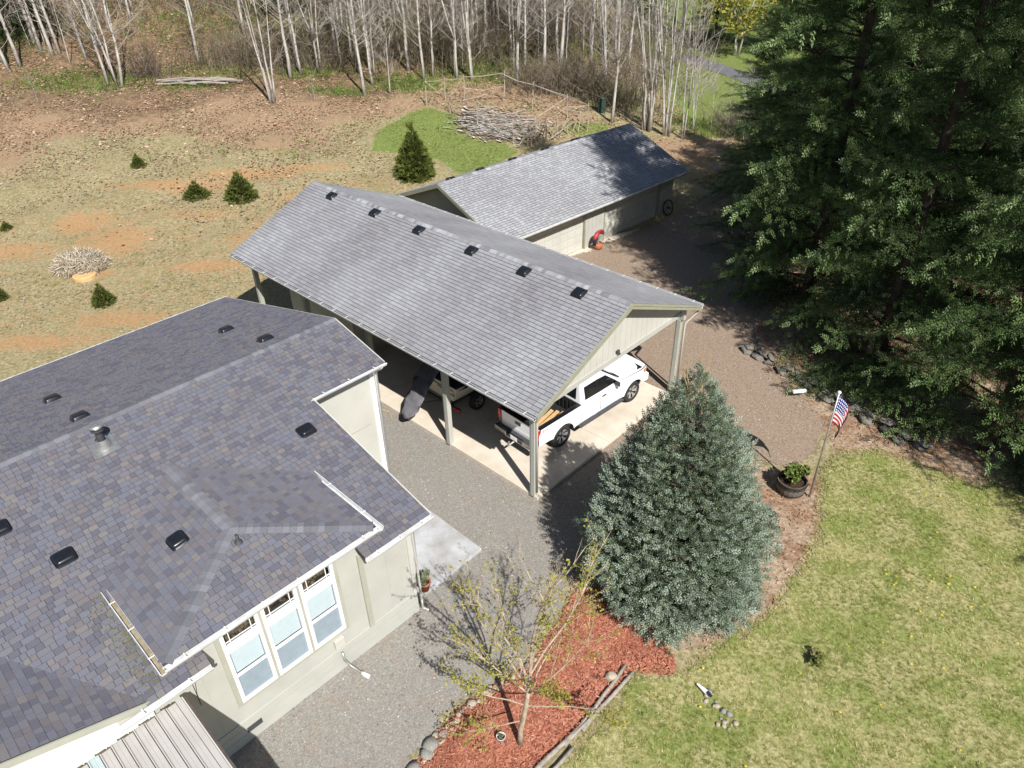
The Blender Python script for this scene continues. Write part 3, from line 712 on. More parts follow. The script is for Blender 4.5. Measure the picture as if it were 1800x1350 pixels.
slab_roof(mb, [(xval(YF), YF, zf(YF)), (XN, YF, zf(YF)), (XN, YN, zf(YN)), (xval(YN), YN, zf(YN))], nf)
for xa, xb in ((xval(EF), -8.1), (-4.38, XN)): slab_roof(mb, [(xa, EF, zf(EF)), (xb, EF, zf(EF)), (xb, YF-.002, zf(YF-.002)), (xa, YF-.002, zf(YF-.002))], nf)
nw = Vector((WS, 0, 1)).normalized()
slab_roof(mb, [(WX, -7.0, WZ), (XL, -7.0, WZ+WS*(WX-XL)), (XL, 0, WZ+WS*(WX-XL)), (xval(0), 0, WZ+WS*(WX-xval(0))), (WX, EF+.09, WZ)], nw, .14)
Dl, Dr, Df = Vector((-DS, 0, 1)).normalized(), Vector((DS, 0, 1)).normalized(), Vector((0, -(DZR-DZ)/(AY-DY), 1)).normalized()
yv0 = (DZ-ZR)/SF
slab_roof(mb, [(DX0, DY, DZ), AP, (DXC, YR, DZR), (DX0, yv0, DZ)], Dl, .10)
slab_roof(mb, [(DX1, DY, DZ), (DX1, yv0, DZ), (DXC, YR, DZR), AP], Dr, .10)
slab_roof(mb, [(DX0, DY, DZ), (DX1, DY, DZ), AP], Df, .10)
mb.build('roof_deck', mt['deck'], house)
EX = .143; Wd = [.12, .15, .19, .24]
Lf = abs(EF)*math.sqrt(1+SF*SF); kf = 1/math.sqrt(1+SF*SF); Lb_ = EB*math.sqrt(1+SB*SB); kb = 1/math.sqrt(1+SB*SB)
def f_front(b):
    y = EF+b*kf; l = max(xval(y), XL); r = 0.0 if y > YN else XN
    if y < -6.62: cut = (-8.1, -4.38)
    elif y < yv0: cut = (DX0+.33, DX1-.33)
    elif y < YR-.02: d = (zf(y)-DZ)/DS; cut = (DX0+d+.09, DX1-d-.09)
    else: cut = None
    l -= .08 if l > XL else 0
    return [(l, r)] if not cut else [(l, cut[0]), (cut[1], r)]
def f_back(b): return [(XL, 0)]
def f_wing(b):
    k = 1/math.sqrt(1+WS*WS); x = WX-b*k; y = ((WX-x)*WS-(ZR-WZ))/SF
    return [(0, max(0, min(y, 0)+7.0)+.10)]
Ls2 = DH*math.sqrt(1+DS*DS); Lf2 = math.hypot(AY-DY, DZR-DZ)
def f_dl(b):
    t = b/Ls2; z = DZ+(DZR-DZ)*t; return [(t*(AY-DY), (z-ZR)/SF-DY)]
def f_df(b): t = b/Lf2; return [(t*DH, DX1-DX0-t*DH)]
def htone(rs, t, a, b): return t
shingles(house, [((0, EF, zf(EF)), (1, 0, 0), (0, 1, SF), Lf, f_front), ((0, EB, zb(EB)), (1, 0, 0), (0, -1, SB), Lb_, f_back),
                 ((WX, -7.0, WZ), (0, 1, 0), (-1, 0, WS), (WX-XL)*math.sqrt(1+WS*WS), f_wing),
                 ((DX0, DY, DZ), (0, 1, 0), (DH, 0, DZR-DZ), Ls2, f_dl), ((DX1, DY, DZ), (0, 1, 0), (-DH, 0, DZR-DZ), Ls2, f_dl),
                 ((DX0, DY, DZ), (1, 0, 0), (0, AY-DY, DZR-DZ), Lf2, f_df)], EX, Wd, mt['sh_house'], 300, hw, 21, .45, tonef=htone, cover=.97, joint=.005)
caps(house, (-14, 0, ZR), (0, 0, ZR), (0, -1/math.sqrt(1+SF*SF), -SF/math.sqrt(1+SF*SF)), Vector((0, 1, -SB)).normalized(), mt['sh_cap'], step=.17)
def cap_dirs(a, b, n1, n2):
    d = (Vector(b)-Vector(a)).normalized(); p = d.cross(Vector(n1)).normalized(); q = Vector(n2).cross(d).normalized()
    return (p if p.z < 0 else -p), (q if q.z < 0 else -q)
for a, b, n1, n2 in (((DX0+.05, DY+.05, DZ), AP, Dl, Df), ((DX1-.05, DY+.05, DZ), AP, Dr, Df), ((DXC, YR, DZR), AP, Dl, Dr)):
    p, q = cap_dirs(a, b, n1, n2); caps(house, a, b, p, q, mt['sh_cap'], step=.15, lift=.03)
# gutters
gutter(house, (XN+.02, EF-.0, zf(EF)-.01), (-4.38, EF, zf(EF)-.01), (0, -1, 0), straps=3)
gutter(house, (-8.12, EF, zf(EF)-.01), (-9.93, EF, zf(EF)-.01), (0, -1, 0), straps=2)
gutter(house, (DX0-.02, DY, DZ-.01), (DX1+.02, DY, DZ-.01), (0, -1, 0), straps=6)
gutter(house, (DX0, DY-.1, DZ-.01), (DX0, yv0-.1, DZ-.01), (-1, 0, 0), straps=3, debris=mt['mossy'])
gutter(house, (DX1, DY-.1, DZ-.01), (DX1, yv0-.1, DZ-.01), (1, 0, 0), straps=2)
gutter(house, (.03, YN, zf(YN)-.01), (-2.52, YN, zf(YN)-.01), (0, -1, 0), straps=3)
m = MB(); m.box(XL, .03, EB-.01, EB+.05, zb(EB)-.13, zb(EB)+.006); m.build('back_gutter', mt['gutter'], house)
m = MB(); m.prism([(.005, 0, ZR-.005), (.005, EB, zb(EB)-.005), (.005, EB, zb(EB)-.15), (.005, 0, ZR-.15)], (.03, 0, 0)); m.prism([(.005, 0, ZR-.005), (.005, YN, zf(YN)-.005), (.005, YN, zf(YN)-.15), (.005, 0, ZR-.15)], (.03, 0, 0)); m.build('rake_board', mt['cream2'], house)
m = MB(); m.prism([(XN+.005, YN, zf(YN)-.005), (XN+.005, EF, zf(EF)-.005), (XN+.005, EF, zf(EF)-.15), (XN+.005, YN, zf(YN)-.15)], (.03, 0, 0)); m.build('rake_board', mt['cream2'], house)
m = MB(); m.box(-4.3, XN, EF+.005, -6.72, zf(EF)-.16, zf(EF)-.12); m.box(-9.9, -8.5, EF+.005, -6.72, zf(EF)-.16, zf(EF)-.12); m.build('soffit', mt['cream2'], house)
m = MB(); m.box(DX0+.01, DX1-.01, DY+.005, -6.72, DZ-.16, DZ-.115); m.box(DX0+.01, -8.51, -6.715, yv0, DZ-.16, DZ-.115); m.box(-4.29, DX1-.01, -6.715, yv0, DZ-.16, DZ-.115); m.build('soffit', mt['cream2'], house)
# gable of the wing above the patio
def zw(x): return WZ+WS*(WX-x)
m = MB(); m.prism([(WX+.15, -7.02, zw(WX+.15)-.0), (XL, -7.02, zw(XL)), (XL, -7.02, zw(XL)-.17), (WX+.15, -7.02, zw(WX+.15)-.17)], (0, -.03, 0)); m.build('rake_board', mt['sage'], house)
m = MB(); m.prism([(-9.3, -6.78, 2.4), (XL, -6.78, 2.4), (XL, -6.78, zw(XL)-.15), (-9.3, -6.78, zw(-9.3)-.15)], (0, .08, 0)); m.build('gable_wall', mt['white'], house)
# walls
FYW = -6.71; TW = .12; WX0, WX1, WZ0, WZ1 = -7.74, -5.02, 1.30, 3.72
cr = mt['cream']
m = MB(); m.box(-16, -8.5, FYW, FYW+TW, 0, 3.28); m.box(-8.4995, WX0, FYW, FYW+TW, 0, 4.0); m.box(WX1, -4.3005, FYW, FYW+TW, 0, 4.0); m.box(WX0, WX1, FYW, FYW+TW, 0, WZ0); m.box(WX0, WX1, FYW, FYW+TW, WZ1, 4.0)
m.box(-4.3, -2.9, FYW, FYW+TW, 0, 3.28); m.build('front_wall', cr, house)
m = MB(); m.box(-8.5, -8.4, FYW+.121, -4.6, 3.2, 4.0); m.box(-4.4, -4.3, FYW+.121, -4.6, 3.2, 4.0); m.build('dormer_cheek', cr, house)
m = MB(); m.prism([(-2.9, FYW+.121, 0), (-2.9, -1.95, 0), (-2.9, -1.95, zf(-1.95)-.13), (-2.9, FYW+.121, zf(FYW)-.13)], (-.12, 0, 0)); m.build('side_wall', mt['cream2'], house)
m = MB(); m.box(-2.899, -.22, -1.95, -1.83, 0, zf(-1.95)-.12); m.build('recess_wall', mt['cream2'], house)
m = MB(); m.prism([(-.22, -1.829, 0), (-.22, 7.3, 0), (-.22, 7.3, zb(7.3)-.12), (-.22, 0, ZR-.12), (-.22, -1.829, zf(-1.83)-.12)], (-.12, 0, 0)); m.build('end_wall', cr, house)
m = MB(); m.box(-16, -.35, 7.18, 7.3, 0, zb(7.3)-.12); m.build('back_wall', cr, house)
m = MB(); m.box(-9.0, -2.888, FYW-.025, FYW-.001, -.02, .72); m.build('skirting_panel', cr, house)
m = MB()
for z in (.27, .50): m.box(-9.0, -2.889, FYW-.031, FYW-.0255, z, z+.012)
m.build('skirting_groove', mt['sage'], house)
for x in (-8.3, -3.65):
    m = MB(); m.box(x, x+.006, FYW-.004, FYW-.0005, .73, 3.2); m.build('panel_joint', mt['sage'], house)
m = MB(); m.box(-4.40, -4.27, FYW-.055, FYW-.002, .725, 3.27); m.build('trim_board', mt['sage'], house)
m = MB(); m.box(-2.99, -2.87, FYW-.03, FYW-.001, .725, 3.28); m.box(-2.899, -2.87, FYW+.0, FYW+.12, .0, 3.28); m.build('corner_board', mt['cream2'], house)
m = MB(); m.box(-.34, -.19, -1.98, -1.951, 0, 4.5); m.build('corner_board', mt['white'], house)
m = MB(); m.box(-2.6, -.5, -1.96, -1.951, 2.42, 2.44); m.build('panel_joint', mt['sage'], house)
m = MB(); m.tube([(-.12, -2.38, 4.5), (-.12, -2.3, 4.4), (-.16, -2.05, 4.2), (-.16, -2.03, .2)], .035, 8); m.build('downspout', mt['white'], house, smooth=True)
m = MB(); m.tube([(-2.55, -7.13, 3.36), (-2.6, -7.0, 3.25), (-2.80, -6.75, 3.05), (-2.80, -6.77, .06), (-2.72, -6.95, .04)], .035, 8); m.build('downspout', mt['cream2'], house, smooth=True)
m = MB(); m.tube([(-5.28, -6.77, .62), (-5.27, -6.80, .35), (-5.2, -6.9, .15), (-5.1, -7.2, .05)], .035, 8); o = m.build('drain_pipe', mt['steel'], house, smooth=True)
m = MB(); m.tube([(-5.1, -7.2, .05), (-5.04, -7.42, .04)], .055, 10); m.build('pipe_end', mt['white'], o, smooth=True)
m = MB(); m.box(-5.42, -5.16, FYW-.10, FYW-.002, .86, 1.16); m.build('utility_box', mt['cream2'], house, bevel=.01)
m = MB(); m.box(-7.86, -7.5, FYW-.04, FYW-.0265, .30, .46); m.build('foundation_vent', mt['darkgrey'], house)
m = MB(); m.tube([(-8.55, -7.05, 3.3), (-8.52, -6.9, 2.9), (-8.5, -6.75, 2.5), (-8.5, -6.74, 2.1)], .008, 5); m.build('cable', mt['black'], house)
# windows
tb = MB(); T = .03
tb.box(WX0-.11, WX0, FYW-T, FYW-.001, WZ0-.07, WZ1+.02); tb.box(WX1, WX1+.09, FYW-T, FYW-.001, WZ0-.07, WZ1+.02); tb.box(WX0, WX1, FYW-T, FYW-.001, WZ0-.07, WZ0); tb.build('window_trim', mt['olive'] if False else mt['sage'], house)
uw = (WX1-WX0-2*.06)/3
for i in range(3):
    a = WX0+i*(uw+.06); b = a+uw
    if i < 2:
        m = MB(); m.box(b, b+.06, FYW-.012, FYW+.06, WZ0, WZ1); m.build('mullion', mt['sage'], house)
    m = MB(); m.box(a, b, FYW-.012, FYW+.05, 3.035, 3.075); m.build('transom_bar', mt['sage'], house)
    for nm, z0, z1 in (('transom_window', 3.075, WZ1), ('sash_window', WZ0, 3.035)):
        w = empty(nm); w.parent = house
        if nm == 'sash_window' and False: pass
        f = .085; fr = MB(); y0, y1 = FYW-.035, FYW+.05
        fr.box(a, a+f, y0, y1, z0, z1); fr.box(b-f, b, y0, y1, z0, z1); fr.box(a+f, b-f, y0, y1, z0, z0+f); fr.box(a+f, b-f, y0, y1, z1-f, z1); fr.build('frame', mt['white'], w, bevel=.006)
        m = MB(); m.add([(a+f, FYW+.015, z0+f), (b-f, FYW+.015, z0+f), (b-f, FYW+.015, z1-f), (a+f, FYW+.015, z1-f)], [(0, 1, 2, 3)]); m.build('pane', mt['glass'], w)
        m = MB(); m.box(a+.01, b-.01, FYW+.30, FYW+.31, z0, z1); m.build('room', mt['interior'], w)  # flat dark panel, the shade of the room put into its colour
        if nm == 'transom_window':
            m = MB()
            for xx in (a+f+.10, b-f-.11): m.box(xx, xx+.018, FYW-.004, FYW+.014, z0+f, z1-f)
            for zz in (z0+f+.09,): m.box(a+f, b-f, FYW-.005, FYW+.013, zz, zz+.018)
            m.build('muntin', mt['white'], w)
            pl = MB()
            for q in range(26):
                xx = random.uniform(a+f, b-f); pl.blob((xx, FYW+.2+random.uniform(-.05, .05), z0+f+random.uniform(.0, .22)), (.06, .05, .05), q, 1)
            pl.build('brown_lumps', plain('mottled_brown', (.17, .125, .07), .9, .1, var=.6, scale=14, c2=(.03, .022, .015)) if i == 0 else bpy.data.materials['mottled_brown'], w)  # mottled brown lumps behind the lower part of the transom pane
        else:
            zm = 2.16
            m = MB(); m.box(a+f, b-f, FYW-.02, FYW+.03, zm-.025, zm+.03); m.build('meeting_rail', mt['white'], w)
            for j in range(15):
                zz = zm+.04+j*(z1-f-zm-.05)/15
                m = MB(); m.obox((a+f+.005, FYW+.05, zz), (b-a-2*f-.01, 0, 0), (0, .022, .036), (0, .002, 0)); m.build('slat', mt['blind'], w)
            m = MB(); m.box(a+f, b-f, FYW+.004, FYW+.008, z0+f, zm-.03); m.build('screen', mt['screen'], w)
# roof vents, flue, pipe boots
Af = (1, 0, 0)
for x, y in ((-3.23, -3.21), (-9.18, -3.2), (-9.9, -1.74)): put_vent(house, (x, y, zf(y)), Af, (0, 1, SF))
put_vent(house, (-7.31, -4.56, DZ+DS*(-7.31-DX0)), (0, 1, 0), (1, 0, DS))
for x, y in ((-2.02, 3.27), (-1.95, .75), (-7.24, 3.4), (-7.2, .87)): put_vent(house, (x, y, zb(y)), Af, (0, -1, SB))
fx, fy = -7.25, -.83; fz = zf(fy)
m = MB(); m.obox((fx-.28, fy-.32, zf(fy-.32)+.03), (.56, 0, 0), (0, .62, .62*SF), (0, 0, .012)); fl = m.build('flue_flashing', mt['steel'], house)
m = MB(); m.lathe([(.19, fz-.05), (.17, fz+.12), (.13, fz+.22), (.13, fz+.24)], 18, (fx, fy, 0)); m.build('storm_collar', mt['steel'], fl, smooth=True)
m = MB(); m.lathe([(.085, fz+.1), (.085, fz+.52)], 16, (fx, fy, 0)); m.lathe([(.15, fz+.50), (.15, fz+.56), (.0, fz+.56)], 18, (fx, fy, 0)); m.build('flue_pipe', mt['darkgrey'], fl)
m = MB(); m.lathe([(.0, fz+.60), (.17, fz+.60), (.17, fz+.645), (.12, fz+.675), (0, fz+.69)], 20, (fx, fy, 0)); m.build('flue_cap', mt['steel'], fl, smooth=True)
bz = DZ+(DZR-DZ)*(-5.62-DY)/(AY-DY)
m = MB(); m.lathe([(.11, bz-.02), (.07, bz+.03), (.035, bz+.08), (.035, bz+.2), (0, bz+.2)], 12, (-6.45, -5.62, 0)); m.build('vent_pipe', mt['darkgrey'], house, smooth=True)
# patio cover
pat = thing('patio_cover', 'cream metal patio roof of ribbed panels below the house eave', 'patio roof', (*HO, 0), YH)
PZ = lambda y: 3.17+.08*(y+7.1)
x = -8.95; k = 0
PW = .205; PE = -10.45
while x > -13.2:
    mat_ = mt['translucent'] if k == 7 else mt['patio']
    m = MB(); xa, xb = x-PW, x
    prof = [(xa+.012, .0), (xa+.012, .022), (xa+.03, .03), (xa+.048, .006), (xa+.10, .004), (xa+.105, .009), (xa+.115, .009), (xa+.12, .004), (xb-.004, .004), (xb-.004, -.02), (xa+.012, -.02)]
    m.prism([(px, -7.13-(.0 if k % 2 else .03), PZ(-7.13)+pz) for px, pz in prof], (0, PE+7.13, PZ(PE)-PZ(-7.13))); m.build('roof_panel', mat_, pat); x -= PW; k += 1
m = MB(); m.obox((-13.3, -7.14, PZ(-7.14)-.055), (4.55, 0, 0), (0, PE+7.14, PZ(PE)-PZ(-7.14)), (0, 0, .03)); m.build('seam_shade_sheet', mt['darkseam'], pat)  # dark sheet whose colour gives the seams and their shade
m = MB(); m.obox((-8.945, -7.13, PZ(-7.13)-.09), (.11, 0, 0), (0, PE+7.13, PZ(PE)-PZ(-7.13)), (0, 0, .12)); m.build('side_gutter', mt['patio'], pat)
m = MB(); m.obox((-8.83, -7.13, PZ(-7.13)-.14), (.03, 0, 0), (0, PE+7.13, PZ(PE)-PZ(-7.13)), (0, 0, .14)); m.build('side_fascia', mt['lumber'] if False else mt['cream2'], pat)
m = MB(); m.box(-13.2, -8.84, PE-.05, PE+.02, PZ(PE)-.2, PZ(PE)-.02); m.build('front_beam', mt['cream2'], pat)
for x in (-9.0, -12.8): m = MB(); m.box(x-.05, x+.05, PE+.03, PE+.13, 0, PZ(PE)-.1); m.build('post', mt['cream2'], pat)
# entry pad
m = MB(); P = [hw((-.27, -6.42, 0)), hw((-2.80, -6.5, 0)), hw((-2.86, -2.0, 0)), hw((-.28, -2.0, 0))]
m.prism([(p.x, p.y, -.05) for p in P], (0, 0, .13)); o = m.build('entry_pad', mt['concrete2'], bevel=.015); o['kind'] = 'structure'

# moss and grit washed down beside the left side gutter
g_ = np.random.default_rng(77); n = 420; px = DX0-.12-np.abs(g_.normal(0, .22, n)); py = g_.uniform(-6.9, -4.4, n); pz = ZR+SF*py+.018
V, F, T = repl(np.array([(-.5, -.5, 0), (.5, -.5, 0), (.5, .5, .15), (-.5, .5, 0)]), np.array([[0, 1, 2, 3]]), yawR(g_.uniform(0, 6.28, n), g_.uniform(.012, .035, n), .2), np.stack([px, py, pz], 1), g_.random(n))
o = link('moss', np_mesh('moss', V, F, toned('roof_moss', [(0, (.10, .11, .04)), (1, (.24, .22, .10))], .95), T), house); o['kind'] = 'stuff'
# ------------------------------------------------------------------ conifers
def rhomb(bx, by, ang, L, wd, z=0.0, tz_=0.0):
    c, s = math.cos(ang), math.sin(ang)
    return [(bx, by, z), (bx+c*L*.5-s*wd/2, by+s*L*.5+c*wd/2, z+tz_*.5), (bx+c*L, by+s*L, z+tz_), (bx+c*L*.5+s*wd/2, by+s*L*.5-c*wd/2, z+tz_*.5)]
def twig_flat(pairs=4, droop=.0, wid=.10):
    V = []
    for k in range(pairs):
        t = .12+.8*k/pairs; L = .38*(1-.45*t)
        for s in (1, -1): V += rhomb(t, 0, s*(.95-.25*t), L, wid, 0, (-.06, .05)[k % 2]-droop)
    V += rhomb(.72, 0, 0, .34, wid*1.2)
    V = np.array(V); return V, np.arange(len(V)).reshape(-1, 4)
def twig_brush(rings=4, per=4, wid=.16, L=.42):
    V = []
    for k in range(rings):
        t = .05+.78*k/rings
        for j in range(per):
            a = 2*math.pi*(j+.5*(k % 2))/per; q = np.array(rhomb(0, 0, .72, L*(1-.3*t), wid)); R = np.array([[1, 0, 0], [0, math.cos(a), -math.sin(a)], [0, math.sin(a), math.cos(a)]])
            V += [tuple(p+np.array([t, 0, 0])) for p in q@R.T]
    V += rhomb(.75, 0, 0, .36, wid)
    V = np.array(V); return V, np.arange(len(V)).reshape(-1, 4)
UPV = np.array([0., 0, 1])
def fir_crown(H, R, seed, whorl=.50, per=7, spacing=.34, base=.12, twig=.30):
    """layered boughs: every bough carries branchlets and every branchlet needle sprays"""
    r = np.random.default_rng(seed); O = []; D = []; Ln = []; Tn = []; U = []; wood = MB()
    z = H*base
    while z < H*.985:
        f = 1-z/H; n = per if f > .12 else 5
        for j in range(n):
            a = r.uniform(0, 6.283); L = R*(f**.64)*r.uniform(.62, 1.12)+.12
            if r.random() < .08: L *= .55
            e0 = .15+.75*(1-f)**2+r.normal(0, .08); dr = (.34+.18*f)*r.uniform(.7, 1.25); zz = z+r.uniform(-.2, .2)
            ca, sa = math.cos(a), math.sin(a)
            def P(t):
                h = L*t; return np.array([ca*h, sa*h, zz+L*(math.tan(e0)*t-dr*t*t+.12*t**4)])
            pts = [P(t) for t in (0, .3, .6, 1)]
            if f > .25: wood.tube(pts, [.03+.035*f, .025, .015, .004], 3, cap=False)
            bt = .8+.4*r.random()
            t = .16+r.uniform(0, .1)
            side = 1
            while t < 1.0:
                p = P(t); d = P(min(t+.03, 1.03))-P(t-.03); d /= np.linalg.norm(d); sd = np.array([-sa, ca, 0])*side
                bl = (.40*L*(1-t)+.20)*r.uniform(.7, 1.15); bd = d*.62+sd*.78+np.array([0, 0, -.10]); bd /= np.linalg.norm(bd)
                m = max(1, int(bl/(twig*.62)))
                for q in range(m):
                    u = (q+.2)/m; pp = p+bd*bl*u+np.array([0, 0, -.10*bl*u*u])
                    nb_ = np.cross(bd, UPV)
                    for s2 in ((1, -1) if q < m-1 or m == 1 else (0,)):
                        dd = bd*.72+nb_*.65*s2+np.array([0, 0, r.normal(-.02, .30)])
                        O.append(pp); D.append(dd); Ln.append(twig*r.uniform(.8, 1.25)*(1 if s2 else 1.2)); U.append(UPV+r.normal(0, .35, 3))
                        Tn.append(-.05+.52*t+.42*u+r.normal(0, .13)+.10*(bt-1))  # dark inside, light at the tips: shade and sun put into tone
                t += spacing/L*r.uniform(.8, 1.25)*.5+.01; side *= -1
            O.append(P(.96)); D.append(P(1.0)-P(.93)+np.array([0, 0, .02])); Ln.append(twig*1.2); U.append(UPV); Tn.append(.9)
        for j in range(12):
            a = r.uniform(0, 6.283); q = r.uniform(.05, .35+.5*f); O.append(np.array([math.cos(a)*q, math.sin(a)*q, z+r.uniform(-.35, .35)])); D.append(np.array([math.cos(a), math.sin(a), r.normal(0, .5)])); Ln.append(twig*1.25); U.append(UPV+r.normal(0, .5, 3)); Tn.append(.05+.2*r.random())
        z += whorl*(.55+.6*f)*r.uniform(.85, 1.15)
    for k in range(6): O.append(np.array([0, 0, H*(.95+.01*k)])); D.append(np.array([r.normal(0, .3), r.normal(0, .3), 1])); Ln.append(.35); U.append(np.array([1., 0, 0])); Tn.append(.9)
    return np.array(O), np.array(D), np.array(Ln), np.clip(Tn, 0, 1), np.array(U), wood
TF = twig_brush(4, 4, .075, .32); TB = twig_brush()
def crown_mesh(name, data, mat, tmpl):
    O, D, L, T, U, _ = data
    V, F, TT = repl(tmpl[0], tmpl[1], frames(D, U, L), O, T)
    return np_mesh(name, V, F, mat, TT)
def trunk_mesh(H, r0, seed, bark, lean=.0):
    rs = random.Random(seed); m = MB(); n = 8
    m.tube([(rs.uniform(-.04, .04)*k*.3, rs.uniform(-.04, .04)*k*.3, H*k/n-.15) for k in range(n+1)], [r0*(1-.93*k/n) for k in range(n+1)], 8)
    return m.mesh('trunk', bark, True)
FIRV = []
for k, (H, R) in enumerate(((20, 5.2), (20, 4.7), (20, 5.6))):
    d = fir_crown(H, R, 100+k, whorl=.58, per=6, spacing=.36, base=.035 if k != 1 else .06, twig=.40)
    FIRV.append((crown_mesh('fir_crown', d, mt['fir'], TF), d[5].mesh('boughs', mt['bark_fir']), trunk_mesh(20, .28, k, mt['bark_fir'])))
    print('fir tris', len(FIRV[-1][0].polygons)*2, flush=True)
def plant_conifer(name, label, cat, v, x, y, sc, rz, group, sxy=None):
    t = thing(name, label, cat, (x, y, tz(x, y)-.05), rz, group); sxy = sxy or sc; t.scale = (sxy, sxy, sc)
    link('trunk', v[2], t); b = link('boughs', v[1], t); c = link('crown', v[0], t); c['kind'] = 'stuff'; return t
FIRS = [(13.8, 40.4, 0, 0.6, 0.66, 'shorter dark fir nearest the shaded end of the grey garage roof'),
        (13.3, 34, 1, 0.8, 0.92, 'dark fir beside the shaded drive between garage and carport, boughs over the gravel'),
        (12.7, 28.2, 2, 1.42, 0.92, 'broad dark fir on the drive side of the grove, opposite the carport gable'),
        (13.9, 23.6, 0, 1.28, 0.84, 'broad dark fir above the low stone wall behind the flag'),
        (15.7, 18.9, 2, 1.30, 0.80, 'nearest dark fir of the grove, its boughs hanging over the lawn edge'),
        (19.2, 13.4, 1, 0.70, 0.9, 'dark fir at the right edge of the photo, lowest of the grove over the lawn'),
        (19, 36.5, 2, 0.85, 0.9, 'tall dark fir in the second row of the grove, behind the garage end fir'),
        (19.6, 30.2, 0, 1.05, 0.95, 'tallest dark fir in the middle of the grove'),
        (20.8, 24.6, 1, 0.8, 0.95, 'dark fir in the second row of the grove, behind the stone wall fir'),
        (22.6, 18.6, 0, 0.66, 0.95, 'dark fir at the right edge of the photo, level with the flag'),
        (17.8, 45, 1, 0.6, 0.75, 'dark fir beside the tan track beyond the garage'),
        (24.4, 43, 0, 0.9, 1, 'tall dark fir at the back of the grove near the upper lawn'),
        (25.5, 34.6, 2, 1, 1, 'tall broad dark fir at the back of the grove, upper right of the photo'),
        (27, 26.5, 1, 0.95, 1.1, 'dark fir at the far right of the grove, upper right edge of the photo'),
        (25, 51, 2, 0.75, 0.85, 'dark fir at the far end of the grove beside the distant paved drive'),
        (30, 51.5, 0, 0.9, 1, 'dark fir at the top of the photo behind the grove'),
        (31, 42, 1, 0.95, 1.1, 'tall dark fir at the top right corner behind the grove'),
        (36, 36, 2, 1, 1, 'dark fir in the top right corner of the photo'),
        (36.5, 50, 2, 1, 1, 'dark fir at the top right, half hidden behind taller firs'),
        (32, 61, 1, 0.95, 1, 'dark fir at the top, between the grove and the upper lawn'),
        (41, 62, 0, 1.05, 1.1, 'dark fir far back in the top right corner'),
        (44, 48, 1, 1, 1.1, 'dark fir behind the top right corner of the grove')]
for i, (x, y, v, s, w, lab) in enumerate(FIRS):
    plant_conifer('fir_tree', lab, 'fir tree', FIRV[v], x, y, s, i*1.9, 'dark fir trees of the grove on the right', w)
# blue spruce
def spruce_crown(H, R, seed, n, tw, tone_lo=.0, power=.80, belly=.22, whorl=.42, amp=.11):
    """dense cone: short brushy shoots on tiers of boughs"""
    r = np.random.default_rng(seed); O = []; D = []; L = []; T = []; U = []
    for k in range(n):
        f = 1-math.sqrt(r.random()*.995)      # more shoots low down
        z = H*(.01+.97*f); a = r.uniform(0, 6.283)
        fr = f if f > belly else belly+(belly-f)*.55
        rad = R*min(1, ((1-fr)/(1-belly)))**power
        tier = math.sin(z/whorl*6.283+2.0*math.sin(a*3+seed)+a*2.0)
        lump = 1+amp*tier+.07*math.sin(a*5+z*2.1+seed)+.05*math.sin(a*9-z*3.3)
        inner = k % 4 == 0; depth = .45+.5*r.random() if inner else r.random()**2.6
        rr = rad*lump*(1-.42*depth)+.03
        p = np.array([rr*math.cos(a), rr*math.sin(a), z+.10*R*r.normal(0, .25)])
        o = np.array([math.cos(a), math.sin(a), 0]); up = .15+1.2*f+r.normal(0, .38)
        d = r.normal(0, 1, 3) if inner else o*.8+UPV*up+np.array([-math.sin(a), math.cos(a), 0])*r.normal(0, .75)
        O.append(p); D.append(d); L.append(tw*r.uniform(.7, 1.25)*(1-.25*f)); U.append(UPV+r.normal(0, .4, 3)); T.append(tone_lo+.55+.22*tier*.6-.5*depth+r.normal(0, .17))  # tone drops with depth: shade between shoots put into the colour
    for k in range(10): O.append(np.array([r.normal(0, .02), r.normal(0, .02), H*(.93+.008*k)])); D.append(np.array([r.normal(0, .5), r.normal(0, .5), 1])); L.append(tw*1.2); U.append(np.array([1., 0, 0])); T.append(.6)
    return np.array(O), np.array(D), np.array(L), np.clip(T, 0, 1), np.array(U), MB()
sx, sy = 4.22, 13.8
sp = thing('blue_spruce', 'dense blue-grey spruce standing between the pickup and the red mulch bed', 'spruce tree', (sx, sy, -.05), 0)
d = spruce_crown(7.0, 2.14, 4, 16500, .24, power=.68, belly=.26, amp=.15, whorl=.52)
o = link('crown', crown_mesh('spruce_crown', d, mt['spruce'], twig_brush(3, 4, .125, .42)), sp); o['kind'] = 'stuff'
link('trunk', trunk_mesh(6.3, .10, 3, plain('dark_spruce_bark', (.05, .04, .032), .95, .1)), sp)
inner = MB()
for k in range(160):
    z = random.uniform(.2, 6); a = random.uniform(0, 6.28); R_ = 1.7*(1-z/6.75); inner.tube([(0, 0, z), (R_*math.cos(a), R_*math.sin(a), z+.1*R_)], [.02, .005], 3, cap=False)
inner.build('boughs', bpy.data.materials['dark_spruce_bark'], sp)
m = MB()
for dx, dy, h in ((.02, .05, .95), (-.28, .0, .75), (.22, .2, .85), (-.33, .02, .6)): m.tube([(dx*.5, dy*.5, 6.3), (dx, dy, 6.5+h*.45), (dx*1.1, dy*1.1, 6.5+h)], [.018, .012, .006], 5)
m.build('leader_shoots', plain('tan_shoots', (.42, .29, .14), .8, .2), sp)
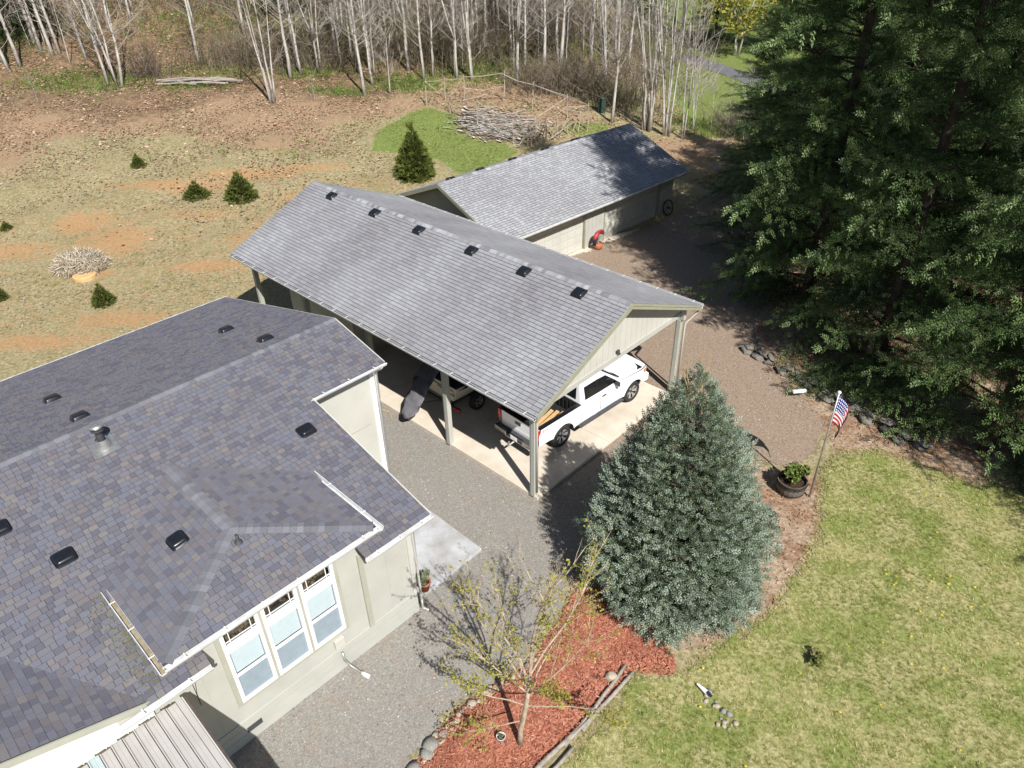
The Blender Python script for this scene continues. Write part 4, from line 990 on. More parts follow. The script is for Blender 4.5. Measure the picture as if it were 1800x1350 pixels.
# young conifers on the slope
YV = []
for k in range(3):
    d = spruce_crown(1.0, (.36, .50, .62)[k], 30+k, (1500, 900, 700)[k], (.13, .17, .20)[k], 0, .85, .12, .17, .16)
    YV.append((crown_mesh('young_fir_crown', d, mt['young'], twig_brush(3, 4, .17, .42)), MB().mesh('x', mt['bark_fir']), trunk_mesh(1.0, .03, k, mt['bark_fir'])))
for x, y, k, h, w, lab in ((-5.83, 46.25, 0, 3.05, 2.6, 'tallest young fir, standing alone on the lawn behind the garage'), (-15.9, 43.0, 1, 1.5, 1.55, 'bushy young fir beside the bare orange soil, right of a smaller one'),
                           (-18.73, 43.4, 2, .85, 1.0, 'low round young fir left of a taller bushy one'), (-23.85, 47.8, 2, .75, .62, 'tiny young fir alone in the leaf-strewn grass'),
                           (-18.9, 30.8, 1, .95, .85, 'young fir just behind the house roof, below the dead grass mound'), (-27.9, 39.2, 2, .45, .45, 'smallest dark seedling near the left edge of the slope'),
                           (-24.1, 31.4, 1, .8, .65, 'young fir cut by the left edge of the photo')):
    t = thing('young_fir', lab, 'young fir', (x, y, tz(x, y)-.06), random.uniform(0, 6), 'young firs planted on the slope'); t.scale = (w, w, h)
    c = link('crown', YV[k][0], t); c['kind'] = 'stuff'; link('trunk', YV[k][2], t)

# ------------------------------------------------------------------ bare trees
def bare_tree(seed, H, stems, r0, spread=.05, crown0=.3, nb=26, blen=.26, fork=.25):
    rs = random.Random(seed); tr = []; br = MB()
    for s in range(stems):
        a0 = rs.uniform(0, 6.28); ln = spread*rs.uniform(.4, 1.3)*(1 if stems > 1 else .5); h = H*rs.uniform(.8, 1.05); r = r0*rs.uniform(.7, 1.1)
        n = 9; P = []; x = math.cos(a0)*r0*1.2*(stems > 1)*rs.uniform(.5, 1+.35*stems); y = math.sin(a0)*r0*1.2*(stems > 1)*rs.uniform(.5, 1+.35*stems)
        for k in range(n+1):
            P.append(Vector((x, y, h*k/n-.2*(k == 0)))); x += math.cos(a0)*ln*h/n+rs.gauss(0, .045)*h/n; y += math.sin(a0)*ln*h/n+rs.gauss(0, .045)*h/n
        m = MB(); m.tube(P, [r*(1-.9*(k/n)**.9)*(1.25 if k == 0 else 1) for k in range(n+1)], 7); tr.append(m)
        if rs.random() < fork:
            k = rs.randint(2, 4); d = Vector((rs.gauss(0, 1), rs.gauss(0, 1), 0)).normalized(); Q = [P[k]+d*(h-P[k].z)*.22*t**.8+Vector((0, 0, (h-P[k].z)*t*.95)) for t in (0, .15, .35, .6, 1)]
            m2 = MB(); m2.tube(Q, [r*.7*(1-.9*t) for t in (0, .2, .4, .65, 1)], 6); tr.append(m2)
        for b in range(nb//max(1, stems//2) if stems > 2 else nb):
            t = crown0+(1-crown0)*rs.random()**.8; i = min(n-1, int(t*n)); p = P[i].lerp(P[i+1], t*n-i); a = rs.uniform(0, 6.28); L = h*blen*(1.15-t)*rs.uniform(.5, 1.2)+.4
            d = Vector((math.cos(a), math.sin(a), rs.uniform(.2, 1.1))).normalized()
            Q = [p]; 
            for q in range(3): d = (d+Vector((rs.gauss(0, .12), rs.gauss(0, .12), rs.uniform(0, .22)))).normalized(); Q.append(Q[-1]+d*L/3)
            br.tube(Q, [.030*(1.2-t)*(r/.12), .018*(r/.12), .012, .006], 4, cap=False)
            for w in range(5):
                u = rs.uniform(.25, 1); j = min(2, int(u*3)); pp = Q[j].lerp(Q[j+1], u*3-j); d2 = (d+Vector((rs.gauss(0, .55), rs.gauss(0, .55), rs.gauss(.1, .35)))).normalized(); l2 = L*rs.uniform(.2, .5)
                mid = pp+d2*l2*.5+Vector((rs.gauss(0, .04), rs.gauss(0, .04), .02))*l2
                br.tube([pp, mid, pp+d2*l2+Vector((0, 0, .08*l2))], [.011, .009, .005], 3, cap=False)
                for w2 in range(2):
                    d3 = (d2+Vector((rs.gauss(0, .6), rs.gauss(0, .6), rs.gauss(.1, .3)))).normalized(); br.tube([mid, mid+d3*l2*.5], [.007, .004], 3, cap=False)
    return [m.mesh('trunk', mt['birch'], True) for m in tr], br.mesh('branches', mt['twig'])
BV = {'single': [bare_tree(k, 15, 1, .15+.02*(k % 3), .05, .15, 46, .24) for k in range(5)], 'multi': [bare_tree(20+k, 13, 3+k % 2, .10, .10, .12, 34, .25) for k in range(3)],
      'clump': [bare_tree(40, 14, 7, .085, .10, .25, 26, .20), bare_tree(41, 14, 5, .085, .10, .25, 24, .2), bare_tree(42, 12, 3, .07, .10, .18, 22, .26)], 'young': [bare_tree(50+k, 7, 1, .05, .1, .12, 22, .3) for k in range(3)]}
def plant_bare(kind, k, x, y, sc, rz, label, group):
    t = thing('bare_tree', label, 'bare tree', (x, y, tz(x, y)-.05), rz, group); t.scale = (sc, sc, sc)
    for m in BV[kind][k][0]: link('trunk', m, t)
    link('branches', BV[kind][k][1], t); return t
WG = 'bare pale trees of the wood along the top'
named = [('single', 0, -31.56, 62.4, 1.0, 'leaning bare tree with dark mossy foot, left one of a pair at the wood edge'), ('multi', 0, -30.68, 62.37, 1.15, 'forked bare tree, right one of a leaning pair at the wood edge'),
         ('multi', 1, -17.88, 59.47, .95, 'multi-stemmed bare tree standing forward of the wood on the leaf-strewn slope'), ('multi', 2, -40.5, 65.0, 1.1, 'sprawling bare tree at the left edge of the photo'),
         ('single', 3, 7.79, 56.06, .85, 'single crooked bare tree just left of the garage roof peak'), ('clump', 0, 10.3, 55.0, 1.0, 'thick clump of white stems rising behind the garage roof peak'),
         ('clump', 1, 11.6, 54.2, .95, 'clump of leaning white stems right of the garage roof peak'), ('clump', 2, 12.6, 53.6, .9, 'few slanting white stems beside the tan track behind the garage'), ('clump', 2, 14.0, 56.0, .75, 'thin grey stems at the lawn edge right of the white clump')]
for i, (kd, k, x, y, s, lab) in enumerate(named): plant_bare(kd, k, x, y, s, i*1.3, lab, WG)
spots = [(-36.2, 66.4), (-40, 69.5), (-38.5, 68.4), (-38.1, 68.8), (-16.9, 65.4), (-15.6, 66.1), (-13.1, 68.2), (-12.5, 67.6), (-11.1, 61.1), (-10.7, 63), (-9.1, 61.2), (-8.1, 66.4), (-6.7, 64.5), (-6, 65.1), (-4.2, 65.8), (-2.7, 64.6), (.6, 70.2), (7.5, 68.5), (4.6, 68.9), (-26, 67.6)]
rs = random.Random(11); tries = 0
while len(spots) < 190 and tries < 9000:
    tries += 1
    x = rs.uniform(-62, 22); y = rs.uniform(62, 104)
    if x > 12 and y < 92: continue
    if x > 3 and y < 64: continue
    if -34 < x < -18 and y < 84 and rs.random() < .8: continue
    if x < -18 and y < 66: continue
    if x < -30 and rs.random() < .45: continue
    if min((x-a)**2+(y-b)**2 for a, b in spots) < (1.1 if y < 78 else 2.2): continue
    spots.append((x, y))
for i, (x, y) in enumerate(spots):
    kd = 'single' if i % 5 else ('multi' if i % 2 else 'young'); k = rs.randrange(len(BV[kd]))
    q = 'pale slender bare tree at the front of the wood' if i < 20 else ('pale bare tree deep in the wood, crowded by others' if y > 78 else 'pale bare tree among the wood behind the leaf-strewn slope')
    q = {'single': q, 'multi': q.replace('bare tree', 'forked multi-stemmed bare tree'), 'young': q.replace('bare tree', 'short thin bare tree')}[kd]
    plant_bare(kd, k, x, y, rs.uniform(.8, 1.15), rs.uniform(0, 6.28), q, WG)
for i, (x, y, s) in enumerate(((13.6, 58.0, .5), (15.2, 56.0, .7), (16.2, 55.2, .6), (17.4, 54.6, .75), (-35.4, 58.8, .35), (-14.6, 59.2, .3), (16.8, 53.0, .5))):
    plant_bare('young', i % 3, x, y, s, i*2.1, ('thin bare sapling at the edge of the upper lawn beside the firs', 'small lone bare sapling on the leaf-strewn slope')[x < 0], 'thin bare saplings')
for i in range(110):
    x, y = rs.uniform(-58, 12), rs.uniform(63, 96)
    if (-34 < x < -18 and y < 84) or (x > 3 and y < 66): continue
    plant_bare('young', i % 3, x, y, rs.uniform(.6, 1.3), i*1.7, 'thin bare understory tree among the taller trunks of the wood', 'thin bare understory trees')
# evergreens and leafy trees behind the wood
for i, (x, y, s, w, lab) in enumerate(((-44, 74, .75, 1.2, 'dark bushy evergreen behind bare trunks at the top left'), (-52, 82, .9, 1.1, 'dark evergreen behind the wood in the top left corner'), (-21.5, 80, .5, 1.3, 'small dark evergreen at the edge of the bare brown bank'),
                                       (24, 92, .8, 1.2, 'dark evergreen beyond the end of the distant paved drive'), (30, 88, .9, 1.0, 'dark evergreen at the top, right of the yellow leafed tree'), (16, 98, .9, 1.1, 'dark evergreen at the top, left of the distant paved drive'), (8, 104, .9, 1.2, 'dark evergreen behind the wood at the top middle'), (38, 78, 1.1, 1.0, 'dark evergreen far behind the grove at the top'), (33, 66, 1.1, 1.0, 'dark evergreen beyond the upper lawn, behind the grove'), (40, 100, 1.2, 1.0, 'farthest dark evergreen at the top right'))):
    plant_conifer('evergreen_tree', lab, 'evergreen', FIRV[i % 3], x, y, s*.7, i*1.1, 'dark evergreens behind the wood', s*w)
def leaf_cloud(c, r, n, size, seed, shell=.5):
    g = np.random.default_rng(seed); d = nrm(g.normal(0, 1, (n, 3))); rad = (shell+(1-shell)*g.random(n)**.5)[:, None]; return np.array(c)+d*rad*np.array(r)
QV = np.array([(-.5, -.35, 0), (.5, -.35, 0.08), (.5, .35, 0), (-.5, .35, -.08)]); QF = np.array([[0, 1, 2, 3]])
def leaves_mesh(name, P, size, mat, tone, seed=0):
    g = np.random.default_rng(seed); n = len(P)
    V, F, T = repl(QV, QF, frames(g.normal(0, 1, (n, 3)), g.normal(0, 1, (n, 3)), size*g.uniform(.6, 1.3, n)), P, tone); return np_mesh(name, V, F, mat, T)
yt = thing('leafing_tree', 'yellow-green leafing tree at the top beside the distant paved drive', 'leafy tree', (24.5, 84, 0), 0)
for m in BV['multi'][0][0]: link('trunk', m, yt)
link('branches', BV['multi'][0][1], yt)
P = np.concatenate([leaf_cloud((random.gauss(0, 2.6), random.gauss(0, 2.6), random.uniform(3, 11)), (1.5, 1.5, 1.0), 70, 1, k) for k in range(42)])
c = link('crown', leaves_mesh('crown', P, .26, mt['bud'], rng.random(len(P))), yt); c['kind'] = 'stuff'
# ------------------------------------------------------------------ leafing sapling by the mulch bed
sap = thing('leafing_sapling', 'small tree with fresh yellow-green leaves growing in the red mulch bed', 'young tree', (0, 9.13, 0.02), 0)
rs = random.Random(5); tips = []
m = MB(); m.tube([(0, 0, -.1), (.03, .02, .6), (.14, .06, 1.3), (.22, .10, 2.1), (.25, .14, 2.5)], [.075, .062, .055, .048, .035], 9); m.build('trunk', mt['limb'], sap, smooth=True)
bm_ = MB()
def limb(p, d, L, r, depth):
    Q = [Vector(p)]; d = Vector(d).normalized(); n = 4 if depth < 2 else 3
    for k in range(n): d = (d+Vector((rs.gauss(0, .10), rs.gauss(0, .10), .05 if depth else .03))).normalized(); Q.append(Q[-1]+d*L/n)
    bm_.tube(Q, [r*(1-.75*k/n) for k in range(n+1)], 6 if depth == 0 else 4, cap=False)
    tips.extend([(Q[k].lerp(Q[k+1], rs.random()), depth) for k in range(n) for _ in range(2 if depth else 1)])
    if depth < 2:
        for w in range(9 if depth == 0 else 4):
            u = rs.uniform(.2, 1); j = min(n-1, int(u*n)); pp = Q[j].lerp(Q[j+1], u*n-j)
            limb(pp, d+Vector((rs.gauss(0, .55), rs.gauss(0, .55), rs.gauss(.05, .4))), L*rs.uniform(.22, .45), r*.42, depth+1)
for p, q, r in (((.24, .13, 2.4), (.89, .77, 6.3), .034), ((.22, .1, 2.1), (-.46, .5, 5.1), .032), ((.24, .13, 2.4), (.40, .7, 4.7), .026), ((.2, .1, 1.9), (-.8, .55, 4.6), .026), ((.24, .12, 2.4), (1.55, .9, 4.7), .026),
                ((.2, .1, 1.8), (-1.1, .25, 3.4), .022), ((.2, .1, 1.7), (1.7, .2, 3.3), .022), ((.1, .05, .9), (-1.5, -.1, .55), .016), ((.16, .07, 1.4), (2.1, -.2, 1.6), .018), ((.16, .07, 1.4), (-1.35, -.15, 2.1), .02), ((.2, .1, 1.8), (.6, -.9, 3.2), .018), ((.2, .1, 1.8), (-.4, 1.6, 3.6), .02), ((.2, .1, 1.8), (1.2, 1.5, 3.4), .02)):
    p, q = Vector(p), Vector(q); limb(p, (q-p), (q-p).length, r, 0)
bm_.build('branches', mt['limb'], sap)
P = []
for t, dpt in tips:
    if dpt == 0 and t.z < 2: continue
    if t.z > 4.6 and rs.random() < .45: continue
    for _ in range(rs.choice((0, 0, 1, 1, 2, 3))): P.append((t.x+rs.gauss(0, .05), t.y+rs.gauss(0, .05), t.z+rs.gauss(0, .04)))
P = np.array(P); c = link('leaves', leaves_mesh('leaves', P, .042, mt['bud'], rng.random(len(P))*.9), sap); c['kind'] = 'stuff'; print('sapling leaves', len(P))
# ------------------------------------------------------------------ pickup truck
trk = thing('pickup_truck', 'white double cab pickup parked in the carport with its side in the sun', 'pickup truck', (1.01, 20.25, .092), .7452)
def lerp(a, b, t): return a+(b-a)*t
def hwid(x):
    w = .975
    if x > 3.9: w -= .17*((x-3.9)/.72)**2
    if x < -.9: w -= .03*((-.9-x)/.25)
    return w
def ztop(x):
    if x < .92: return 1.27
    if x < 3.02: return 1.27-.0*x
    return 1.245-.13*((x-3.02)/1.6)**1.6
def zbot(x):
    b = .50
    if x < -.5: b = .62
    if x > 4.2: b = .46
    for ax in (0, 3.70):
        d = abs(x-ax)
        if d < .53: b = max(b, .42+math.sqrt(.53**2-d*d))
    return b
XS = sorted(set([round(-1.12+.07*k, 3) for k in range(83)]+[-.53, .53, 3.17, 4.23, -.525, .525, 3.175, 4.225]))
for s, nm in ((1, 'side_panel'), (-1, 'side_panel')):
    vs = []; R_ = 7
    for x in XS:
        zb_, zt_ = zbot(x), ztop(x)
        for k in range(R_):
            t = k/(R_-1); z = lerp(zb_, zt_, t); bulge = -.035*max(0, (.62-z))/.2*.5+.012*math.sin(math.pi*min(1, max(0, (z-.5)/.77)))-.05*max(0, z-1.13)/.14*.5
            fl = 0
            for ax in (0, 3.70): 
                dd = math.hypot(x-ax, z-.42)
                if dd < .66: fl = max(fl, .030*(1-(dd-.53)/.13))
            vs.append((x, s*(hwid(x)+bulge+fl), z))
    fs = [(i*R_+k, (i+1)*R_+k, (i+1)*R_+k+1, i*R_+k+1) for i in range(len(XS)-1) for k in range(R_-1)]
    m = MB(); m.add(vs, fs if s < 0 else [f[::-1] for f in fs]); m.build(nm, mt['carpaint'], trk, smooth=True)
m = MB(); n = 10; vs = []; XH = [3.0+.1*k for k in range(17)]
for x in XH:
    w = hwid(min(x, 4.62))-.045
    for k in range(n+1):
        u = -1+2*k/n; vs.append((x, u*w, ztop(x)+.075*(1-u*u)**.6*(1-.3*(x-3)/1.6)-.0))
m.add(vs, [(i*(n+1)+k, (i+1)*(n+1)+k, (i+1)*(n+1)+k+1, i*(n+1)+k+1) for i in range(len(XH)-1) for k in range(n)]); m.build('hood', mt['carpaint'], trk, smooth=True)
m = MB(); m.box(4.53, 4.66, -.78, .78, .74, 1.04); m.build('grille', mt['darkgrey'], trk, bevel=.03)
m = MB(); m.box(4.48, 4.76, -.88, .88, .44, .76); m.build('front_bumper', mt['carpaint'], trk, bevel=.06)
for s in (1, -1):
    m = MB(); m.box(4.38, 4.60, s*.70-.13, s*.70+.13, .92, 1.12); h = m.build('headlight', mt['alloy'], trk, bevel=.03)
    m = MB(); m.box(4.26, 4.46, s*.89-.035, s*.89+.035, .96, 1.09); m.build('side_marker', mt['amber'], trk, bevel=.015)
# cab
def cabring(t):
    z = lerp(1.24, 1.84, t); return z, lerp(.93, 1.08, t), lerp(3.10, 2.30, t), lerp(.925, .735, t)
m = MB(); rings = []
lv = [0, .25, .5, .75, 1.0]; vs = []; NR = 0
def ringpts(xa, xb, y, z, c=.10):
    return [(xa+c*.4, -y, z), (xb-c, -y, z), (xb-c*.25, -y+c*.7, z), (xb, 0, z+.0), (xb-c*.25, y-c*.7, z), (xb-c, y, z), (xa+c*.4, y, z), (xa, y-c*.5, z), (xa-.0, 0, z), (xa, -y+c*.5, z)]
for t in lv: z, xa, xb, y = cabring(t); vs += ringpts(xa, xb, y, z)
vs += ringpts(1.14, 2.20, .66, 1.895); vs += ringpts(1.30, 2.02, .45, 1.925)
NR = 10; nl = len(lv)+2
fs = [(i*NR+k, i*NR+(k+1) % NR, (i+1)*NR+(k+1) % NR, (i+1)*NR+k) for i in range(nl-1) for k in range(NR)]+[tuple((nl-1)*NR+k for k in range(NR))]
m.add(vs, fs); m.build('cab', mt['carpaint'], trk, smooth=False)
def sidept(x, z, s, off): return (x, s*(.925-.19*(z-1.24)/.60+off), z)
for s in (1, -1):
    for nm, q in (('rear_door_window', [(1.15, 1.32), (1.80, 1.31), (1.80, 1.76), (1.20, 1.75)]), ('front_door_window', [(1.88, 1.31), (2.80, 1.31), (2.70, 1.42), (2.30, 1.74), (1.88, 1.76)])):
        m = MB(); p = [sidept(x, z, s, .006) for x, z in q]; m.prism(p, (0, s*.008, 0)); m.build(nm, mt['carglass'], trk)
    m = MB(); m.prism([sidept(x, z, s, .004) for x, z in ((1.80, 1.31), (1.88, 1.31), (1.88, 1.76), (1.80, 1.76))], (0, s*.008, 0)); m.build('door_pillar', mt['black'], trk)
    m = MB()
    for xd in (1.87,): m.box(xd, xd+.008, s*.985-.012, s*.985+.006, .62, 1.24)
    m.build('door_gap', mt['darkgrey'], trk); m = MB(); m.box(.915, .925, s*.97-.02, s*.985, .62, 1.27); m.build('bed_gap', mt['darkgrey'], trk)
    for xd in (1.95,): m = MB(); m.box(xd, xd+.20, s*1.0-.02, s*1.0+.02, 1.10, 1.14); m.build('door_handle', mt['black'], trk, bevel=.01)
    m = MB(); m.box(2.62, 2.76, s*1.10-.13, s*1.10+.13, 1.28, 1.50); mi = m.build('wing_mirror', mt['carpaint'], trk, bevel=.03); m = MB(); m.box(2.605, 2.618, s*1.10-.11, s*1.10+.11, 1.30, 1.48); m.build('mirror_glass', mt['black'], mi); m = MB(); m.box(2.66, 2.72, min(s*.86, s*.97), max(s*.86, s*.97), 1.30, 1.38); m.build('mirror_arm', mt['black'], mi)
    m = MB(); m.box(.75, 3.05, s*1.02-.09, s*1.02+.09, .44, .50); m.box(.85, 1.55, s*1.05-.085, s*1.05+.085, .50, .515); m.box(1.75, 2.75, s*1.05-.085, s*1.05+.085, .50, .515); m.build('side_step', mt['darkgrey'], trk, bevel=.02)
    m = MB(); m.box(-1.17, -1.02, s*.885-.075, s*.885+.075, .84, 1.25); m.build('taillight', mt['red'], trk, bevel=.02)
    m = MB(); m.box(-1.08, .88, s*.90-.075, s*.90+.055, 1.262, 1.285); m.build('bed_rail_cap', mt['black'], trk, bevel=.008)
m = MB(); m.prism([(2.98, -.72, 1.345), (2.98, .72, 1.345), (2.38, .60, 1.80), (2.38, -.60, 1.80)], (.016, 0, .02)); m.build('windshield', mt['carglass'], trk)
m = MB(); m.prism([(.95, -.66, 1.34), (.95, .66, 1.34), (1.058, .58, 1.76), (1.058, -.58, 1.76)], (-.012, 0, .003)); m.build('rear_window', mt['carglass'], trk)
m = MB(); m.box(3.0, 3.10, -.78, .78, 1.27, 1.315); m.build('wiper_cowl', mt['darkgrey'], trk, bevel=.01)
m = MB(); m.tube([(2.0, -.2, 1.92), (1.97, -.2, 1.98)], [.04, .01], 8); m.build('antenna_fin', mt['black'], trk)
# bed
m = MB(); m.box(-1.08, .88, -.80, .80, .74, .78); m.box(.84, .90, -.84, .84, .78, 1.27); m.box(-1.08, .84, .78, .84, .78, 1.265); m.box(-1.08, .84, -.84, -.78, .78, 1.265)
for k in range(9): m.box(.82, .8395, -.74+k*.18, -.66+k*.18, .80, 1.2)
for k in range(9): m.box(-1.0+k*.2, -.92+k*.2, .765, .7795, .8, 1.2); m.box(-1.0+k*.2, -.92+k*.2, -.7795, -.765, .8, 1.2)
m.build('bed_liner', mt['bedliner'], trk)
m = MB(); m.box(-1.15, -1.09, -.80, .80, .64, 1.25); tg = m.build('tailgate', mt['carpaint'], trk, bevel=.02)
m = MB(); m.box(-1.165, -1.151, -.13, .13, 1.02, 1.12); m.build('tailgate_handle', mt['black'], tg)
m = MB(); m.box(-1.17, -1.085, -.79, .79, 1.252, 1.275); m.build('tailgate_cap', mt['black'], tg)
m = MB(); m.box(-1.158, -1.1505, -.62, .62, .70, .84); m.build('tailgate_panel', mt['carpaint'], tg, bevel=.004)
m = MB(); m.box(-1.36, -1.165, .38, .96, .46, .66); m.box(-1.36, -1.165, -.96, -.38, .46, .66); bp = m.build('rear_bumper', mt['chrome'], trk, bevel=.035)
m = MB(); m.box(-1.35, -1.165, -.379, .379, .47, .60); m.box(-1.30, -1.1655, -.9, .9, .661, .675); m.build('bumper_step', mt['darkgrey'], bp)
m = MB(); m.box(-1.365, -1.351, -.155, .155, .48, .63); pl_ = m.build('licence_plate', mt['white'], bp)
m = MB(); m.tube([(-1.2, 0, .42), (-1.62, 0, .40)], .035, 6); m.tube([(-1.58, 0, .42), (-1.58, 0, .50)], [.02, .02], 6); m.blob((-1.58, 0, .53), (.035, .035, .035), 1, 1, 0); m.build('tow_hitch', mt['steel'], trk)
m = MB(); m.box(-1.05, 4.45, -.66, .66, .36, .735); m.box(.95, 4.3, -.85, .85, .55, 1.2); m.build('chassis', mt['black'], trk)
tyre = MB(); tyre.lathe([(.25, -.12), (.33, -.14), (.39, -.135), (.415, -.10), (.42, -.05), (.42, .05), (.415, .10), (.39, .135), (.33, .14), (.25, .12)], 36, axis='y')
tym = tyre.mesh('tyre', mt['rubber'], True)
rim = MB(); rim.lathe([(0, -.02), (.22, -.03), (.25, -.11), (.262, -.12)], 32, axis='y'); rimm = rim.mesh('rim', mt['black'], True)
sp_ = MB()
for k in range(6):
    a = 2*math.pi*k/6
    for o_ in (-.16, .16):
        p = (math.cos(a)*.06, -.06, math.sin(a)*.06); q = (math.cos(a+o_)*.235, -.105, math.sin(a+o_)*.235); sp_.bar(p, q, .032, .02, (0, 1, 0))
    q1 = (math.cos(a-.19)*.235, -.108, math.sin(a-.19)*.235); q2 = (math.cos(a+.19)*.235, -.108, math.sin(a+.19)*.235); sp_.bar(q1, q2, .03, .02, (0, 1, 0))
spm = sp_.mesh('spokes', mt['alloy'])
ring = MB(); ring.lathe([(.245, -.108), (.262, -.125), (.272, -.118)], 36, axis='y'); rgm = ring.mesh('rim_edge', mt['alloy'], True)
def wheel(parent, x, y, z, side, sc=1.0, name='wheel'):
    w = empty(name, (x, y, z), 0 if side < 0 else math.pi); w.parent = parent; w.scale = (sc, sc, sc)
    for nm, me in (('tyre', tym), ('rim', rimm), ('spokes', spm), ('rim_edge', rgm)): link(nm, me, w)
for x in (0, 3.70):
    for s in (1, -1): wheel(trk, x, s*.83, .42, s)
    m = MB(); m.lathe([(.52, -.14), (.52, .14)], 24, (0, 0, 0), 'y')
f = bpy.data.curves.new('decal', 'FONT'); f.body = '4X4'; f.size = .15; f.extrude = .001; f.materials.append(mt['redpaint']); ft = bpy.data.objects.new('t', f); C.objects.link(ft); dg_ = bpy.context.evaluated_depsgraph_get(); fme = bpy.data.meshes.new_from_object(ft.evaluated_get(dg_)); bpy.data.objects.remove(ft); fo = link('decal_lettering', fme, trk)
fo.location = (-.98, -.985, 1.10); fo.rotation_euler = (math.radians(86), 0, 0)
lum = thing('lumber_boards', 'bright new boards lying in the bed of the white pickup', 'lumber', (1.01, 20.25, .092), .7452)
for k in range(4):
    m = MB(); m.obox((-.95, -.70+k*.15, .785+.0*k), (1.35-.1*k, .03*k, .26), (0, .13, 0), (0, 0, .035)); m.build('board', mt['lumber'], lum)
# ------------------------------------------------------------------ covered boat on its trailer
boat = thing('boat', 'cream boat under a dark cover on a trailer beside the pickup, outboard wrapped in grey', 'boat', (*CO, .09), YC)
bc = 6.25; m = MB(); vs = []; st = [(1.7, .98, 1), (2.6, 1.05, 1), (4.2, 1.08, 1), (5.6, .92, 1.06), (6.6, .55, 1.16), (7.15, .06, 1.25)]
for x, w, k in st:
    zk = .55+.10*(x > 6)+.3*(x > 7); vs += [(x, bc, zk-.12), (x, bc-w*.85, zk+.02), (x, bc-w*.96, zk+.25), (x, bc-w, 1.10*k), (x, bc-w+.09, 1.10*k+.02), (x, bc+w-.09, 1.10*k+.02), (x, bc+w, 1.10*k), (x, bc+w*.96, zk+.25), (x, bc+w*.85, zk+.02)]
n = 9; m.add(vs, [(i*n+k, i*n+(k+1) % n, (i+1)*n+(k+1) % n, (i+1)*n+k) for i in range(len(st)-1) for k in range(n)]+[tuple(range(n))]); m.build('hull', mt['hull'], boat)
m = MB(); vs = []
cs = [(1.72, .90, 1.20), (2.3, 1.0, 1.62), (3.4, 1.02, 1.85), (4.6, 1.0, 1.80), (5.8, .78, 1.5), (6.9, .3, 1.32)]
for x, w, zt_ in cs: vs += [(x, bc-w-.06, 1.0), (x, bc-w-.02, 1.16), (x, bc-w*.6, lerp(1.16, zt_, .75)), (x, bc, zt_), (x, bc+w*.6, lerp(1.16, zt_, .75)), (x, bc+w+.02, 1.16), (x, bc+w+.06, 1.0)]
m.add(vs, [(i*7+k, (i+1)*7+k, (i+1)*7+k+1, i*7+k+1) for i in range(len(cs)-1) for k in range(6)]+[tuple(range(7))]); m.build('boat_cover', mt['navy'], boat)
# transom boards and straps
m = MB(); m.box(1.66, 1.695, bc-.85, bc+.85, .62, 1.0); m.build('transom', mt['hull'], boat)
m = MB(); m.box(1.645, 1.659, bc-.55, bc-.50, .6, 1.05); m.obox((1.645, bc-.95, .82), (.012, 0, 0), (0, .9, .12), (0, 0, .04)); m.build('strap', mt['black'], boat)
# outboard wrapped in canvas, tilted out over the slab edge
prof = [(1.62, 1.62, .30, .30), (1.42, 1.66, .42, .36), (1.18, 1.52, .44, .38), (.95, 1.22, .36, .30), (.78, .92, .40, .27), (.55, .66, .42, .24), (.32, .48, .34, .19), (.12, .38, .20, .13)]
m = MB(); vs = []; K = 12
for i, (x, z, wy, wz) in enumerate(prof):
    for k in range(K):
        a = 2*math.pi*k/K; f_ = 1+.10*math.sin(3*a+i*1.7)+.06*math.sin(5*a-i)
        vs.append((x+math.sin(a)*wz*.72*f_, bc+.05+math.cos(a)*wy*f_, z+math.sin(a)*wz*.72*f_))
m.add(vs, [(i*K+k, i*K+(k+1) % K, (i+1)*K+(k+1) % K, (i+1)*K+k) for i in range(len(prof)-1) for k in range(K)]+[tuple(range(K)), tuple((len(prof)-1)*K+k for k in range(K))][:2]); m.build('outboard_cover', mt['canvas'], boat, smooth=True)
tr = empty('trailer'); tr.parent = boat
m = MB(); m.bar((1.55, bc-.75, .42), (6.2, bc-.75, .42), .08, .10); m.bar((1.55, bc+.75, .42), (6.2, bc+.75, .42), .08, .10); m.bar((1.6, bc-1.28, .40), (1.6, bc+1.28, .40), .07, .09); m.bar((2.6, bc-1.1, .32), (2.6, bc+1.1, .32), .07); m.bar((6.2, bc-.75, .42), (8.0, bc, .42), .07); m.bar((6.2, bc+.75, .42), (8.0, bc, .42), .07); m.build('trailer_frame', mt['darkgrey'], tr)
for s in (-1, 1): m = MB(); m.box(1.53, 1.565, bc+s*1.12-.16, bc+s*1.12+.16, .36, .46); m.build('trailer_light', mt['red'], tr, bevel=.01)
for s in (-1, 1): wheel(boat, 2.5, bc+s*1.18, .33, s, .80, 'trailer_wheel')
m = MB(); m.tube([(.9, 6.3, .5), (1.4, 5.9, .55), (1.65, 5.6, .6)], .02, 5); m.build('tie_rope', mt['black'], boat)
hose = MB(); hose.tube([(.25, 8.3, .03), (.1, 7.9, .02), (.25, 7.4, .02), (.05, 7.0, .02)], .015, 5); hs = hose.build('garden_hose', plain('yellow_hose', (.6, .45, .12), .5, .3)); hs.location = (*CO, .0); hs.rotation_euler = (0, 0, YC)
tag(hs, 'short yellow hose lying along the edge of the carport slab', 'hose')
